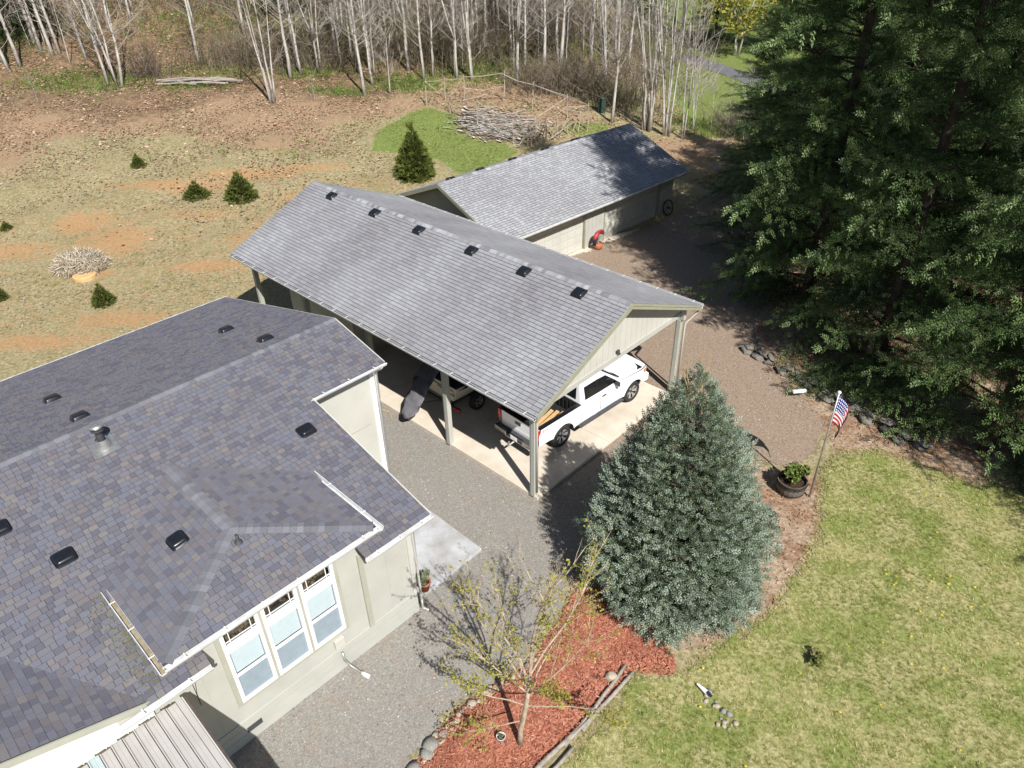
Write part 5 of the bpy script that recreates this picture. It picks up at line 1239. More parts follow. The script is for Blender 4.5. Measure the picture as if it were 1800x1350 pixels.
# rust stain where a planter stood on the slab (flat disc of dried orange dust)
# ------------------------------------------------------------------ flag and planter
fp = thing('flagpole', 'slim metal flagpole standing at the lawn edge beside the barrel planter', 'flagpole', (9.2, 16.95, 0))
m = MB(); m.tube([(0, 0, -.1), (0, 0, 2), (.01, 0, 3.9)], [.035, .03, .022], 10); m.build('pole', mt['steel'], fp, smooth=True)
m = MB(); m.blob((.01, 0, 3.95), (.055, .055, .055), 1, 2, 0); m.build('finial', mt['white'], fp, smooth=True)
def flag_mat():
    g = NG('flag_print'); u = g.attr('fu'); v = g.attr('fv')
    st = g.math('MODULO', g.math('FLOOR', g.math('MULTIPLY', v, 13)), 2)
    col = g.mix(g.math('GREATER_THAN', st, .5), (.36, .002, .014), (.58, .56, .55))
    can = g.math('MULTIPLY', g.math('LESS_THAN', u, .42), g.math('GREATER_THAN', v, 6/13))
    su = g.math('SUBTRACT', g.math('FRACT', g.math('MULTIPLY', u, 6/.42)), .5); sv = g.math('SUBTRACT', g.math('FRACT', g.math('MULTIPLY', g.math('SUBTRACT', v, 6/13), 5*13/7)), .5)
    r2 = g.math('ADD', g.math('MULTIPLY', su, su), g.math('MULTIPLY', sv, sv))
    cc = g.mix(g.math('LESS_THAN', r2, .085), (.02, .025, .16), (.66, .66, .66))
    return g.bsdf(g.mix(can, col, cc), .8, .1)
NU, NVv = 40, 26; vs = []; fu = []; fv = []
for i in range(NU+1):
    for j in range(NVv+1):
        u, v = i/NU, j/NVv; top = 3.80-.92*(1-v)
        drop = 1.12*u**1.08*(.62+.38*v); out = -.03-.50*math.sin(2.35*u)*(.62+.38*v)
        w = .07*math.sin(u*5+v*7)*u+.04*math.sin(v*13+u*4)*u
        vs.append((-out*.95+w*.35+.02, -out*.25+w, top-drop)); fu.append(u); fv.append(v)
me = np_mesh('flag', np.array(vs), np.array([(i*(NVv+1)+j, (i+1)*(NVv+1)+j, (i+1)*(NVv+1)+j+1, i*(NVv+1)+j+1) for i in range(NU) for j in range(NVv)]), flag_mat(), smooth=True)
for nm, a in (('fu', fu), ('fv', fv)): at = me.attributes.new(nm, 'FLOAT', 'POINT'); at.data.foreach_set('value', np.array(a, np.float32))
o = link('flag', me); o.location = (9.2, 16.95, 0); sm = o.modifiers.new('t', 'SOLIDIFY'); sm.thickness = .004
tag(o, 'red white and blue flag with stars hanging limp from the slim pole', 'flag')
bar = thing('barrel_planter', 'half whiskey barrel planter standing at the foot of the flagpole', 'planter', (8.68, 17.25, 0))
Ns = 20
def brad(z): return .40+.055*math.sin(min(1, (z+.08)/.62)*math.pi*.62)
sm_ = MB(); zz = [0, .15, .30, .46]; a = math.pi/Ns*.95
vs = []
for z in zz:
    for r_, aa in ((brad(z), -a), (brad(z), a), (brad(z)-.03, a), (brad(z)-.03, -a)): vs.append((r_*math.cos(aa), r_*math.sin(aa), z))
sm_.add(vs, [(i*4+k, i*4+(k+1) % 4, (i+1)*4+(k+1) % 4, (i+1)*4+k) for i in range(3) for k in range(4)]+[(3, 2, 1, 0), (12, 13, 14, 15)])
stm = sm_.mesh('stave', mt['stave'])
for k in range(Ns): link('stave', stm, bar, rot=(0, 0, 2*math.pi*k/Ns))
for z in (.07, .33, .41): m = MB(); m.lathe([(brad(z)+.004, z-.022), (brad(z)+.010, z-.022), (brad(z+.02)+.010, z+.022), (brad(z+.02)+.004, z+.022)], 32); m.build('hoop', mt['iron'], bar)
m = MB(); m.lathe([(.38, .36), (.2, .385), (0, .39)], 16); m.build('soil', mt['soil'], bar)
def shrub(name, label, cat, x, y, z0, r, n, size, mat, seed, stems=9, group=None, hz=1.0):
    t = thing(name, label, cat, (x, y, z0), 0, group); rs = random.Random(seed); m = MB()
    for k in range(stems): a_ = rs.uniform(0, 6.28); m.tube([(0, 0, 0), (r*.4*math.cos(a_), r*.4*math.sin(a_), r*.6*hz), (r*.75*math.cos(a_), r*.75*math.sin(a_), r*rs.uniform(.8, 1.6)*hz)], [.014, .01, .004], 4, cap=False)
    m.build('stems', mt['limb'], t)
    P = np.concatenate([leaf_cloud((rs.gauss(0, r*.38), rs.gauss(0, r*.38), r*rs.uniform(.35, 1.5)*hz), (r*.36,)*3, max(4, n//14), 1, seed*31+k, .2) for k in range(14)])
    c = link('leaves', leaves_mesh('leaves', P, size, mat, rng.random(len(P)), seed), t); c['kind'] = 'stuff'; return t
shrub('planter_shrub', 'small leafy green shrub growing in the half barrel planter', 'shrub', 8.72, 17.28, .38, .36, 520, .085, mt['leafy'], 3)
m = MB(); m.tube([(.30, -.25, .40), (.42, -.33, .55), (.1, -.62, .52), (-.35, -.5, .62)], .008, 5); o = m.build('wire_hoop', mt['iron'], bar)
o = MB(); o.obox((0, 0, 0), (.50, .06, 0), (-.012, .10, 0), (0, 0, .09)); ob = o.build('white_post', mt['white']); ob.location = (10.32, 22.1, .25); tag(ob, 'short white post lying across the low stone wall', 'post')
# ------------------------------------------------------------------ low dry stone wall by the firs
dw = thing('dry_stone_wall', 'low dark dry stone wall in the shade at the foot of the firs', 'stone wall', (0, 0, 0))
pth = [(9.6, 25.4), (10.15, 24.5), (10.9, 23.3), (11.5, 22.2), (12.2, 21.1), (13.2, 19.7), (14.0, 18.6)]
rv = [MB() for _ in range(6)]
for k, q in enumerate(rv): q.blob((0, 0, 0), (.34, .22, .12), 60+k, 2, .45)
rvm = [q.mesh('stone', mt['wallrock']) for q in rv]
rs = random.Random(2)
def along(pth, step):
    for (x0, y0), (x1, y1) in zip(pth, pth[1:]):
        L = math.hypot(x1-x0, y1-y0); n = max(1, int(L/step))
        for k in range(n): yield x0+(x1-x0)*k/n, y0+(y1-y0)*k/n, math.atan2(y1-y0, x1-x0)
for x, y, a_ in along(pth, .52):
    for lay in range(2):
        s = rs.uniform(.5, .95); o = link('stone', rs.choice(rvm), dw, (x+rs.gauss(0, .07)+.12*lay, y+rs.gauss(0, .07)+.10*lay, .05+.15*lay), (rs.gauss(0, .12), rs.gauss(0, .12), a_+rs.gauss(0, .3))); o.scale = (s, s, s)
# ------------------------------------------------------------------ stones edging the mulch bed
se = thing('stone_edging', 'row of rounded tan stones edging the red mulch bed beside the gravel', 'stone edging', (0, 0, 0))
sv = []
for k in range(7):
    q = MB(); q.blob((0, 0, 0), (1, .8, .62), 80+k, 2, .16); sv.append((q.mesh('stone', mt['rock'], True), q.mesh('stone', mt['rock2'], True)))
ST = [(735, 1347, 15, 1), (748, 1334, 9, 0), (749, 1334, 0, 0), (746, 1330, 17, 1), (757, 1316, 20, 1), (768, 1303, 10, 0), (762, 1298, 9, 0), (775, 1301, 10, 0), (777, 1290, 12, 1), (779, 1283, 6, 0), (786, 1282, 6, 0), (785, 1276, 6, 0), (787, 1294, 6, 0), (793, 1277, 10, 0), (799, 1268, 10, 0), (806, 1255, 6, 0), (817, 1247, 13, 0), (831, 1238, 7, 0), (839, 1236, 7, 0), (841, 1226, 9, 0), (851, 1226, 7, 0), (848, 1216, 8, 0), (857, 1215, 8, 0), (866, 1216, 9, 0), (869, 1211, 7, 0), (859, 1207, 8, 0), (884, 1200, 9, 0), (893, 1195, 8, 0)]
RW = [(-2.35, 8.62, .24, 1), (-2.13, 8.80, .10, 0), (-2.06, 8.93, .21, 1), (-1.99, 9.16, .25, 1), (-1.78, 9.25, .12, 0), (-1.92, 9.38, .13, 0), (-1.74, 9.42, .15, 1), (-1.66, 9.62, .09, 0), (-1.55, 9.55, .08, 0), (-1.56, 9.68, .08, 0), (-1.52, 9.44, .07, 0), (-1.45, 9.74, .13, 0), (-1.38, 9.92, .13, 0), (-1.29, 10.06, .08, 0), (-1.12, 10.14, .17, 0), (-.94, 10.22, .09, 0), (-.84, 10.27, .09, 0), (-.80, 10.42, .12, 0), (-.68, 10.40, .09, 0), (-.70, 10.56, .10, 0), (-.58, 10.55, .11, 0), (-.45, 10.55, .12, 0), (-.40, 10.70, .09, 0), (-.28, 10.68, .10, 0), (-.12, 10.85, .12, 0), (.06, 10.95, .10, 0), (.22, 11.15, .12, 1), (.4, 11.3, .10, 0)]
rs = random.Random(8)
for x, y, r_, g_ in RW:
    o = link('stone', rs.choice(sv)[g_], se, (x, y, r_*.26), (rs.gauss(0, .15), rs.gauss(0, .15), .9+rs.gauss(0, .5))); r_ *= .8; o.scale = (r_, r_, r_*rs.uniform(.85, 1.1))
# peeled logs along the lawn side
le = thing('log_edging', 'weathered grey poles laid end to end between red mulch and lawn', 'log edging', (0, 0, 0))
for a_, b_, r_ in (((-.62, 7.6, .07), (1.62, 9.72, .07), .062), ((-.35, 7.5, .06), (1.2, 9.0, .06), .05), ((1.35, 9.46, .08), (2.62, 11.02, .10), .05), ((1.42, 9.42, .06), (2.78, 10.86, .07), .055), ((-.2, 7.4, .05), (.75, 8.42, .05), .04), ((1.0, 9.05, .06), (1.7, 9.75, .15), .04)):
    m = MB(); A_, B_ = Vector(a_), Vector(b_); m.tube([A_.lerp(B_, t)+Vector((random.gauss(0, .012), random.gauss(0, .012), 0)) for t in (0, .25, .5, .75, 1)], [r_, r_*.98, r_*.93, r_*.9, r_*.85], 9); m.build('pole', mt['weathered'], le, smooth=True)
m = MB(); m.blob((2.25, 10.75, .10), (.16, .12, .11), 5, 2, .2); o = m.build('boulder', mt['rock']); tag(o, 'single pale stone at the upper end of the log edging', 'stone')
bk = thing('white_bucket', 'white bucket planter with trailing stems at the foot of the leafing sapling', 'bucket', (-.42, 9.22, .03))
m = MB(); m.lathe([(.0, 0), (.085, 0), (.10, .20), (.108, .205), (.10, .21), (.094, .20), (.088, .15)], 20); m.build('bucket', mt['white'], bk, smooth=True)
m = MB(); m.lathe([(.09, .16), (0, .17)], 14); m.build('soil', mt['soil'], bk)
m = MB(); m.tube([(-.105, 0, .19), (-.06, -.08, .24), (.06, -.08, .24), (.105, 0, .19)], .004, 4); m.build('handle', mt['steel'], bk)
shrub('bucket_plant', 'sparse green stems growing in the white bucket', 'plant', -.42, 9.22, .18, .09, 40, .03, mt['leafy'], 6, 6)
# pot by the entry pad
pt = thing('clay_pot', 'clay pot standing on the corner of the entry pad by the house wall', 'pot', (-2.50, 13.55, .08))
m = MB(); m.lathe([(0, 0), (.12, 0), (.16, .26), (.185, .27), (.185, .32), (.15, .32), (.14, .26)], 18); m.build('pot', mt['terracotta'], pt, smooth=True)
m = MB(); m.lathe([(.145, .27), (0, .28)], 12); m.build('soil', mt['soil'], pt)
shrub('potted_shrub', 'grey-green shrub growing in the clay pot by the house corner', 'shrub', -2.50, 13.55, .36, .24, 500, .05, toned('grey_green_leaves', [(0, (.07, .09, .04)), (1, (.22, .25, .14))], .8), 9)
# crate and small plant beyond the spruce
cr_ = thing('planter_box', 'small dark reddish planter box half hidden behind the blue spruce', 'planter box', (7.62, 16.0, 0), .4)
m = MB(); m.box(-.22, .22, -.02+.2, .2, 0, .22); m.box(-.22, .22, -.2, -.18, 0, .22); m.box(-.22, -.2, -.18, .18, 0, .22); m.box(.2, .22, -.18, .18, 0, .22); m.build('box', plain('red_brown_wood', (.13, .05, .035), .9, .1), cr_)
m = MB(); m.box(-.2, .2, -.18, .18, .1, .15); m.build('soil', mt['soil'], cr_)
shrub('seedling', 'bright green seedling in the dark planter box beside the spruce', 'plant', 7.62, 16.0, .14, .12, 60, .05, mt['leafy'], 12, 5)
shrub('small_shrub', 'small round olive shrub alone in the middle of the lawn', 'shrub', 7.30, 11.05, 0, .24, 330, .06, toned('olive_leaves', [(0, (.07, .085, .02)), (.7, (.17, .18, .05)), (1, (.30, .28, .10))], .8), 14)
# rocks and trowel on the lawn
rp = thing('stone_row', 'short broken row of small stones sunk in the lawn', 'stones', (0, 0, 0))
rs = random.Random(4)
for k in range(24):
    t = rs.random(); x, y = 4.45+.42*t+rs.gauss(0, .10), 10.2-.75*t+rs.gauss(0, .09); r_ = rs.uniform(.035, .09); o = link('stone', rs.choice(sv)[rs.random() < .35], rp, (x, y, r_*.3), (0, 0, rs.uniform(0, 6))); o.scale = (r_, r_, r_)
shv = thing('shovel_blade', 'white and grey flat tool lying at the upper end of the stone row', 'tool', (4.28, 10.52, .05), -.95)
m = MB(); m.prism([(0, -.025, .02), (.30, -.07, .05), (.34, -.04, .06), (.34, .05, .06), (0, .02, .02)], (0, 0, .012)); m.build('blade', mt['white'], shv); m = MB(); m.prism([(.31, -.05, .075), (.45, -.04, .05), (.45, .03, .05), (.31, .04, .075)], (0, 0, .012)); m.build('collar', mt['navy'], shv)
# ------------------------------------------------------------------ garage front: wagon wheel and red topped ornament
ww = thing('wagon_wheel', 'dark spoked wagon wheel leaning on the shaded garage wall', 'wagon wheel', gw((-1.12, .32, .46)), YG); ww.rotation_euler = (math.radians(-14), 0, YG)
m = MB(); N_ = 28
for k in range(N_):
    a0, a1 = 2*math.pi*k/N_, 2*math.pi*(k+1)/N_; m.bar((.42*math.cos(a0), 0, .42*math.sin(a0)), (.42*math.cos(a1), 0, .42*math.sin(a1)), .05, .05, (0, 1, 0))
m.build('rim', mt['iron'], ww)
for k in range(12): a_ = 2*math.pi*k/12; m = MB(); m.bar((.05*math.cos(a_), 0, .05*math.sin(a_)), (.41*math.cos(a_), 0, .41*math.sin(a_)), .028, .028, (0, 1, 0)); m.build('spoke', mt['weathered'], ww)
m = MB(); m.lathe([(0, -.07), (.075, -.07), (.085, 0), (.075, .07), (0, .07)], 12, axis='y'); m.build('hub', mt['iron'], ww)
og = thing('garden_ornament', 'red topped ornament on a post in a tub between the two garage doors', 'ornament', gw((-7.35, .05, 0)), YG)
m = MB(); m.lathe([(0, 0), (.20, 0), (.25, .20), (.24, .36), (.21, .36), (.2, .3), (0, .3)], 16); m.build('tub', mt['terracotta'], og, smooth=True)
m = MB(); m.tube([(0, 0, .3), (0, 0, .82)], .03, 8); m.build('post', mt['weathered'], og)
m = MB()
pr = [(-.30, .58), (-.26, .74), (-.14, .86), (.04, .92), (.22, .90), (.32, .82), (.34, .72)]
m.tube([(x, 0, z) for x, z in pr], [.06, .10, .12, .12, .12, .10, .05], 10); m.build('red_top', mt['redpaint'], og, smooth=True)
m = MB(); m.tube([(-.30, -.03, .62), (-.31, -.03, .45), (-.27, -.02, .3)], [.07, .10, .05], 8); m.build('dark_tail', mt['navy'], og, smooth=True)
# ------------------------------------------------------------------ slope: dead grass mound on a stump, logs, stick garden, utility box
dg = thing('dead_grass_mound', 'pale mound of pulled dead grass heaped on the bare orange soil', 'grass mound', (-21.6, 34.5, tz(-21.6, 34.5)))
m = MB(); m.blob((0, 0, .2), (1.1, .9, .5), 3, 2, .15); m.build('core', plain('grass_thatch', (.20, .16, .10), .95, .1, var=.5, scale=10), dg)
n = 5200; g_ = np.random.default_rng(3); dv = nrm(g_.normal(0, 1, (n, 3))); dv[:, 2] = np.abs(dv[:, 2]); P = dv*np.array([1.15, .95, .62])*g_.uniform(.8, 1.12, (n, 1))+np.array([0, 0, .1])
BL = np.array([(0, -.04, 0), (.5, -.03, .06), (1, 0, 0), (.5, .03, .06)])
D_ = g_.normal(0, 1, (n, 3))+dv*.25; V, F, T = repl(BL, QF, frames(D_, dv+g_.normal(0, .4, (n, 3)), g_.uniform(.18, .5, n)), P, g_.random(n)); mtm = toned('straw', [(0, (.26, .20, .13)), (.5, (.48, .41, .31)), (1, (.66, .60, .50))], .9)
c = link('dead_grass', np_mesh('dead_grass', V, F, mtm, T), dg); c['kind'] = 'stuff'
m = MB(); m.lathe([(.55, -.1), (.55, .14), (.5, .17), (0, .17)], 20, (.55, -.95, 0)); o = m.build('stump', mt['lumber'], smooth=False); o.location = (-21.6, 34.5, tz(-21.6, 34.5)-.05); tag(o, 'pale sawn stump beside the dead grass mound', 'stump')
lg = thing('log_pile', 'long pale poles lying in a loose heap at the wood edge', 'poles', (-25.3, 62.6, tz(-25.3, 62.6)))
rs = random.Random(9)
for k in range(11): a_ = rs.gauss(.06, .12); L = rs.uniform(2, 4.2); x = rs.uniform(-3, 1.5); y = rs.gauss(0, .35); m = MB(); m.tube([(x, y, .1+.03*k), (x+L*.5*math.cos(a_), y+L*.5*math.sin(a_), .16+.03*k), (x+L*math.cos(a_), y+L*math.sin(a_), .1+.02*k)], .06, 6); m.build('pole', mt['twig'] if k % 3 else mt['weathered'], lg)
fen = thing('stick_fence', 'rickety fence of bare branch posts and rails round the debris strewn garden plot', 'stick fence', (0, 0, 0))
rs = random.Random(21)
def stick(a, b, r, sag=.0, mat_='stickwood'):
    A_ = Vector((a[0], a[1], tz(a[0], a[1])+a[2])); B_ = Vector((b[0], b[1], tz(b[0], b[1])+b[2])); md = A_.lerp(B_, .5)+Vector((rs.gauss(0, .05), rs.gauss(0, .05), -sag))
    m = MB(); m.tube([A_, md, B_], [r, r*.9, r*.7], 6); m.build('stick', mt[mat_], fen)
posts = [(-6.06, 58.9, 1.9), (-4.7, 60.3, 1.6), (-3.27, 59.8, 1.9), (-4.2, 57.3, 1.3), (-2.1, 54.8, 1.9), (-.2, 59.6, 2.3), (2.0, 58.4, 1.9), (.45, 51.6, 1.7), (2.0, 52.8, 1.4), (2.7, 51.9, 1.6), (3.5, 52.6, 1.5), (4.3, 53.5, 2.0), (5.8, 54.2, 1.9), (4.6, 56.7, 1.6), (1.7, 50.9, 1.7)]
for x, y, h in posts: stick((x, y, -.2), (x+rs.gauss(0, .08), y+rs.gauss(0, .08), h), rs.uniform(.035, .06))
ends = [(0, 3), (3, 4), (4, 7), (7, 14), (9, 11), (11, 12), (0, 1), (1, 2), (2, 5), (5, 6), (6, 13), (13, 12), (6, 12), (8, 13), (3, 2), (14, 9)]
for i, j in ends:
    a, b = posts[i], posts[j]
    for f in ((.92, .5) if rs.random() < .45 else (.9,)): stick((a[0], a[1], a[2]*f), (b[0], b[1], b[2]*f), rs.uniform(.022, .042), rs.uniform(0, .25))
for x, y in ((1.2, 51), (1.5, 51.2), (2.2, 51.7), (2.6, 52), (3.3, 52.5), (3.7, 52.9), (5.2, 53.9), (.9, 51.3)):
    for k in range(2): stick((x+rs.gauss(0, .35), y+rs.gauss(0, .35), 0), (x+rs.gauss(.3, .4), y+rs.gauss(.3, .4), rs.uniform(1.2, 1.9)), .04, 0)
for k in range(26):
    x = rs.uniform(-4.6, 1.2); y = 58.6-(x+4.6)*.95+rs.uniform(-1, 3.2); a_ = rs.uniform(-.9, .3); L = rs.uniform(1.2, 3); stick((x, y, .08), (x+L*math.cos(a_), y+L*math.sin(a_), rs.uniform(.05, .5)), .035)
# bark debris inside the plot
n = 4200; g_ = np.random.default_rng(14); P = np.stack([g_.normal(-.8, 1.25, n), g_.normal(0, .95, n)], 1); c_, s_ = math.cos(-.75), math.sin(-.75)
XY = np.stack([P[:, 0]*c_-P[:, 1]*s_-.2, P[:, 0]*s_+P[:, 1]*c_+54.4], 1); Zp = terr(XY[:, 0], XY[:, 1])+g_.uniform(.02, .10, n)
V, F, T = repl(QV, QF, yawR(g_.uniform(-1.4, .0, n), g_.uniform(.15, .5, n), .10)*np.array([1.3, .55, 1])[None, None, :], np.column_stack([XY, Zp]), g_.random(n))
o = link('bark_debris', np_mesh('bark_debris', V, F, toned('bleached_bark', [(0, (.32, .23, .16)), (.18, (.60, .52, .44)), (1, (.82, .79, .73))], .9), T)); tag(o, 'pale bleached wood debris spread over the fenced plot', 'debris', kind='stuff')
ub = thing('utility_box', 'dark green utility box standing at the wood edge behind the garage', 'utility box', (7.25, 58.1, tz(7.25, 58.1)))
m = MB(); m.box(-.28, .28, -.25, .25, 0, .95); m.build('cabinet', mt['dkgreen'], ub, bevel=.02); m = MB(); m.box(-.31, .31, -.28, .28, .951, 1.02); m.build('lid', mt['dkgreen'], ub, bevel=.02)
def asphalt():
    g = NG('worn_asphalt'); n_ = g.noise(18, 5, .7); c = g.ramp(n_, [(.3, (.10, .10, .11)), (.6, (.17, .17, .18)), (.75, (.28, .25, .22))]); return g.bsdf(c, .9, .15, 0, None, edge_alpha(g, .5))
sheet('distant_road', [(17.2, 83), (19.4, 86), (21, 82.5), (22.8, 77.5), (25.6, 71.5), (28, 66), (25.2, 64), (22.4, 70), (20.4, 76.2)], .6, .0, asphalt(), jag=.2)
# ------------------------------------------------------------------ loose ground cover
def scatter(name, label, cat, XY, tv, tf, size, mat, tone, tilt=.25, zoff=0.0, R=None):
    n = len(XY); P = np.column_stack([XY, terr(XY[:, 0], XY[:, 1])+zoff]); R = R if R is not None else yawR(rng.uniform(0, 6.283, n), size, tilt)
    V, F, T = repl(tv, tf, R, P, tone); o = link(name, np_mesh(name, V, F, mat, T)); return tag(o, label, cat, kind='stuff')
def tuft(nb, spread, seed):
    r = np.random.default_rng(seed); V = []
    for k in range(nb):
        a = r.uniform(0, 6.28); b = r.uniform(0, 6.28); o = r.normal(0, .25, 2); c, s = math.cos(a), math.sin(a); w = .07; h = r.uniform(.5, 1); l = spread*r.uniform(.5, 1)
        V += [(o[0]-s*w, o[1]+c*w, 0), (o[0]+s*w, o[1]-c*w, 0), (o[0]+c*l*.6+s*w*.6, o[1]+s*l*.6-c*w*.6, h*.7), (o[0]+c*l, o[1]+s*l, h)]
    V = np.array(V); return V, np.arange(len(V)).reshape(-1, 4)
def within(n, lo, hi, poly, m=.1):
    P = rng.uniform(lo, hi, (n, 2)); return P[poly_dist(P, poly) > m]
GT = tuft(6, .9, 1)
P = within(60000, (-1, 6.4), (19, 19.5), LAWN, -.05)
vis = np.array([in_view((p[0], p[1], 0), 60) is not None for p in P]); P = P[vis]
pat_ = .5+.25*np.sin(P[:, 0]*1.1+np.sin(P[:, 1]*.7)*2)+.18*np.sin(P[:, 1]*2.3+P[:, 0]*.6)
tn = np.clip(.52+.35*(pat_-.5)+rng.normal(0, .24, len(P)), 0, 1)
scatter('lawn_grass', 'short patchy green and straw lawn grass in front', 'grass', P, *GT, rng.uniform(.035, .085, len(P)), mt['grass'], tn); print('lawn tufts', len(P))
DD = np.array([(-.5, -.5, 0), (.5, -.5, 0), (.5, .5, .1), (-.5, .5, .1)])
c0 = np.concatenate([rng.normal((11.3, 13.2), (.9, .5), (26, 2)), within(300, (4, 8), (16, 17), LAWN)[:46]])
scatter('dandelions', 'yellow dandelion flowers dotted over the lawn', 'flowers', c0, DD, QF, rng.uniform(.022, .045, len(c0)), mt['dandelion'], None, .1, .07)
P = np.stack([rng.uniform(-48, 2, 34000), rng.uniform(26, 62, 34000)], 1); q = P[:, 1]-.25*P[:, 0]
keep = (poly_dist(P, GARDEN_LAWN) < 0)
P = P[keep]; P = P[(P[:, 1] > 27+.0*P[:, 0])]
vis = np.array([in_view((p[0], p[1], tz(*p)), 40) is not None for p in P]); P = P[vis]
pn = np.sin(P[:, 0]*.8+1.5*np.sin(P[:, 1]*.45))+np.sin(P[:, 1]*1.1+P[:, 0]*.35)
bare = blobs(P, [(-20.5, 45, 5, .9, 1), (-16.5, 46.6, 3.5, .8, 1), (-14, 47.4, 3, .7, 1), (-24, 40, 2, 2.2, 1), (-21.5, 37.6, 2.4, 2.6, 1), (-25.5, 36.6, 4, 1.1, 1), (-15.2, 34.6, 3, .9, 1), (-13.4, 38, 2.2, 2.2, 1), (-17.5, 29.3, 3, .9, 1), (-20.5, 27.5, 4, .8, 1)])
P = P[(rng.random(len(P)) > np.minimum(1, bare*1.3)) & (pn > -.9)]
scatter('dry_grass', 'dry straw coloured grass covering the slope behind the house', 'grass', P, *GT, rng.uniform(.06, .15, len(P)), toned('dry_straw', [(0, (.13, .125, .05)), (.4, (.26, .225, .12)), (.7, (.42, .355, .235)), (1, (.54, .475, .37))], .9, .1, transl=.15), np.clip(.56+rng.normal(0, .26, len(P)), 0, 1)); print('dry tufts', len(P))
P = within(5200, (-10, 45.5), (2, 59), GARDEN_LAWN, -.6); P = P[rng.random(len(P)) < np.clip(poly_dist(P, GARDEN_LAWN)*.5+.35, 0, 1)]
scatter('garden_grass', 'green mown grass strip behind the garage', 'grass', P, *GT, rng.uniform(.06, .12, len(P)), mt['grass'], np.clip(.30+rng.normal(0, .18, len(P)), 0, 1))
P = np.stack([rng.uniform(-55, 14, 60000), rng.uniform(36, 90, 60000)], 1); q = P[:, 1]-.25*P[:, 0]+3*np.sin(P[:, 0]*.31)
P = P[(rng.random(len(P)) < np.clip((q-44)/14, .04, 1)) & (poly_dist(P, GARDEN_LAWN) < -.2)]
vis = np.array([in_view((p[0], p[1], tz(*p)), 20) is not None for p in P]); P = P[vis]
scatter('leaf_litter', 'brown dead leaves strewn over the slope below the wood', 'leaf litter', P, QV, QF, rng.uniform(.08, .17, len(P)), mt['litter'], rng.random(len(P)), .5, .03); print('leaves', len(P))
# green undergrowth and brown brush in the wood
LT = np.concatenate([QV*np.array([1, 1, 1])+np.array([math.cos(a)*.7, math.sin(a)*.7, .25+.35*(k % 3)]) for k, a in enumerate(np.linspace(0, 6.28, 9)[:-1])]); LF = np.arange(len(LT)).reshape(-1, 4)
gs_ = [(-34, 63, 6, 2.6, 420), (-24, 66, 5, 2.2, 260), (-25, 62.6, 3.5, .8, 160), (-8, 63.5, 4, 2, 420), (-1, 67, 5, 3, 520), (-13, 61.5, 2.6, .9, 140), (-16, 66, 3, 2, 260), (8, 63, 4, 4, 320), (-50, 72, 12, 6, 900), (-12, 80, 28, 6, 2600), (-15, 94, 40, 9, 5200), (-8, 72, 14, 4, 1800), (-26, 76, 14, 6, 900), (6, 74, 6, 5, 500), (19, 58, 3, 4, 500), (14, 57, 2, 1.5, 160), (-2, 57, 8, 5, 60), (-18, 52, 10, 4, 50)]
P = np.concatenate([rng.normal((x, y), (sx_*.55, sy_*.6), (n, 2)) for x, y, sx_, sy_, n in gs_]); P = P[~((P[:, 0] > 11) & (P[:, 1] > 60) & (P[:, 1] < 95))]
P = np.concatenate([P+rng.normal(0, .4, P.shape) for _ in range(2)]); G3 = tuft(4, 1.0, 5)
scatter('undergrowth', 'bright green low undergrowth along the foot of the wood', 'undergrowth', P, *G3, rng.uniform(.16, .36, len(P)), mt['leafy'], np.clip(rng.random(len(P)), 0, 1), .3)
def brush(cx, cy, rx, ry, n, h, seed):
    r = np.random.default_rng(seed); m = MB(); tone = []
    for k in range(n):
        x, y = r.normal(cx, rx*.5), r.normal(cy, ry*.5); z = tz(x, y); d = r.normal(0, .35, 2); hh = h*r.uniform(.4, 1.15)
        b = len(m.v); m.tube([(x, y, z-.05), (x+d[0]*hh*.5, y+d[1]*hh*.5, z+hh*.6), (x+d[0]*hh*1.3, y+d[1]*hh*1.3, z+hh)], [.022, .014, .006], 3, cap=False); tone += [r.random()]*(len(m.v)-b)
        for q in range(3):
            u = r.uniform(.3, .9); p = np.array([x+d[0]*hh*u, y+d[1]*hh*u, z+hh*u]); e = r.normal(0, .35, 3)*hh*.5+np.array([0, 0, .12*hh]); b = len(m.v); m.tube([p, p+e], [.010, .005], 3, cap=False); tone += [r.random()]*(len(m.v)-b)
    return m, tone
BR = [(5, 62.5, 5, 2.6, 700, 2.4, 1), (9, 60.5, 3, 2, 220, 2.0, 2), (17.5, 55.5, 2.5, 3, 300, 1.8, 3), (-29, 64.2, 1.6, .8, 120, 2.6, 4), (-22, 67, 5, 2, 260, 3.0, 5), (-17, 68, 6, 3, 420, 2.6, 6), (-5, 70, 10, 4, 800, 3.2, 7), (0, 78, 16, 6, 1300, 3.6, 8), (-25, 84, 20, 8, 1200, 3.6, 9), (12, 68, 4, 5, 260, 2.6, 10), (13, 80, 4, 8, 300, 3.5, 11), (-45, 80, 14, 8, 400, 3, 12)]
vv = MB(); tt = []
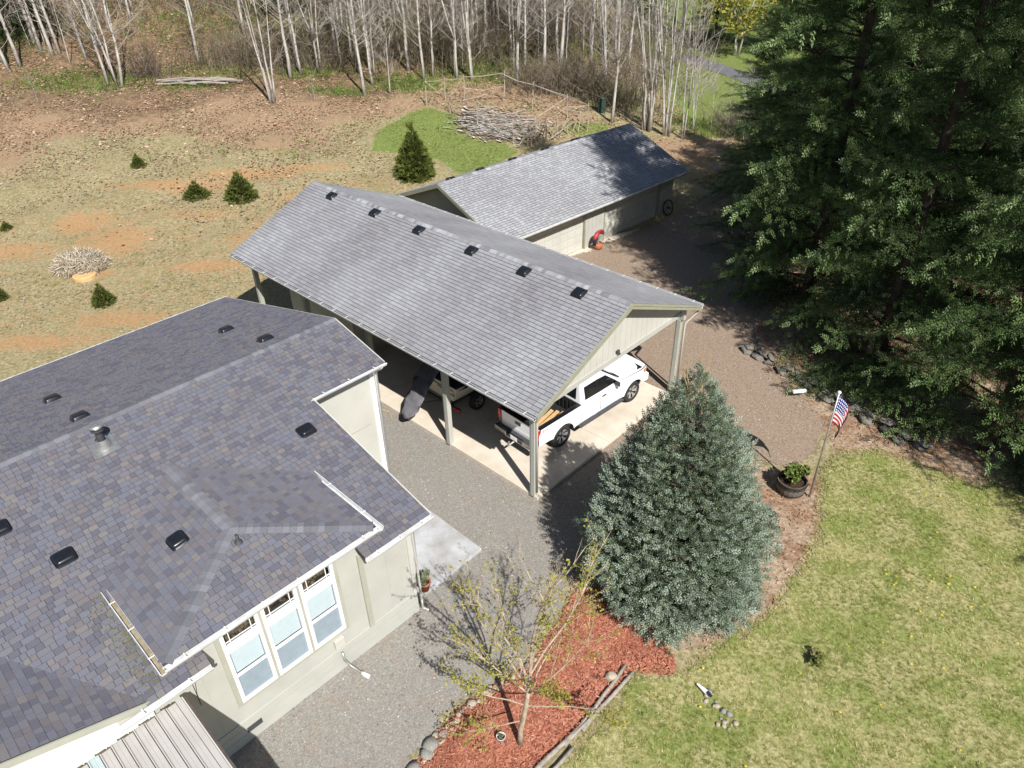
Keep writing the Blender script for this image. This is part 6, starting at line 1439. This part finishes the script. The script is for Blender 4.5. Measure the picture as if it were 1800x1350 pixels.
for b in BR:
    m, t = brush(*b); k = len(vv.v); vv.v += m.v; vv.f += [tuple(i+k for i in f) for f in m.f]; tt += t
F4 = np.array([f for f in vv.f if len(f) == 4]); o = link('brush', np_mesh('brush', np.array(vv.v), F4, mt['brush'], np.array(tt))); tag(o, 'tangled brown leafless brush between the trunks of the wood', 'brush', kind='stuff')
# stones in the gravel
OC = np.array([(1, 0, 0), (0, 1, 0), (-1, 0, 0), (0, -1, 0), (0, 0, .7)], float); OF = np.array([[0, 1, 4], [1, 2, 4], [2, 3, 4], [3, 0, 4]])
P = within(22000, (-7, 6.6), (17, 49), GRAVEL, -.25); d_ = np.linalg.norm(P, axis=1); P = P[rng.random(len(P)) < np.clip(18/d_, .1, 1)]
scatter('gravel_stones', 'loose pale stones scattered over the gravel driveway', 'gravel', P, OC, OF, rng.uniform(.012, .034, len(P)), toned('stone_chips', [(0, (.19, .17, .145)), (.6, (.31, .29, .26)), (1, (.50, .47, .43))], .9), rng.random(len(P))**1.3, .3)
MC = np.array([(-.5, -.12, 0), (.5, -.12, .05), (.5, .12, .12), (-.5, .12, .06)])
P = within(16000, (-3.3, 6.8), (4, 13.7), MULCH, .02); Rm = yawR(rng.uniform(0, 6.28, len(P)), rng.uniform(.035, .08, len(P)), .5)
scatter('mulch_chips', 'red bark chips covering the bed under the sapling', 'mulch', P, MC, QF, None, toned('bark_chips', [(0, (.16, .045, .027)), (.5, (.37, .125, .075)), (.85, (.50, .21, .135)), (1, (.62, .39, .28))], .9), rng.random(len(P)), .5, .10, Rm)
P = within(9000, (1.5, 11.5), (14, 24), SOIL, -.1); P = P[rng.random(len(P)) < .75]
scatter('needle_litter', 'brown needles and chips on the bare soil round the spruce', 'litter', P, MC, QF, None, mt['litter'], rng.random(len(P)), .5, .015, yawR(rng.uniform(0, 6.28, len(P)), rng.uniform(.04, .11, len(P)), .4))
for m_ in list(bpy.data.meshes):
    if m_.users == 0: bpy.data.meshes.remove(m_)
print('objects', len(bpy.data.objects), 'tris', sum(len(p.vertices)-2 for m_ in bpy.data.meshes for p in m_.polygons) if False else '')
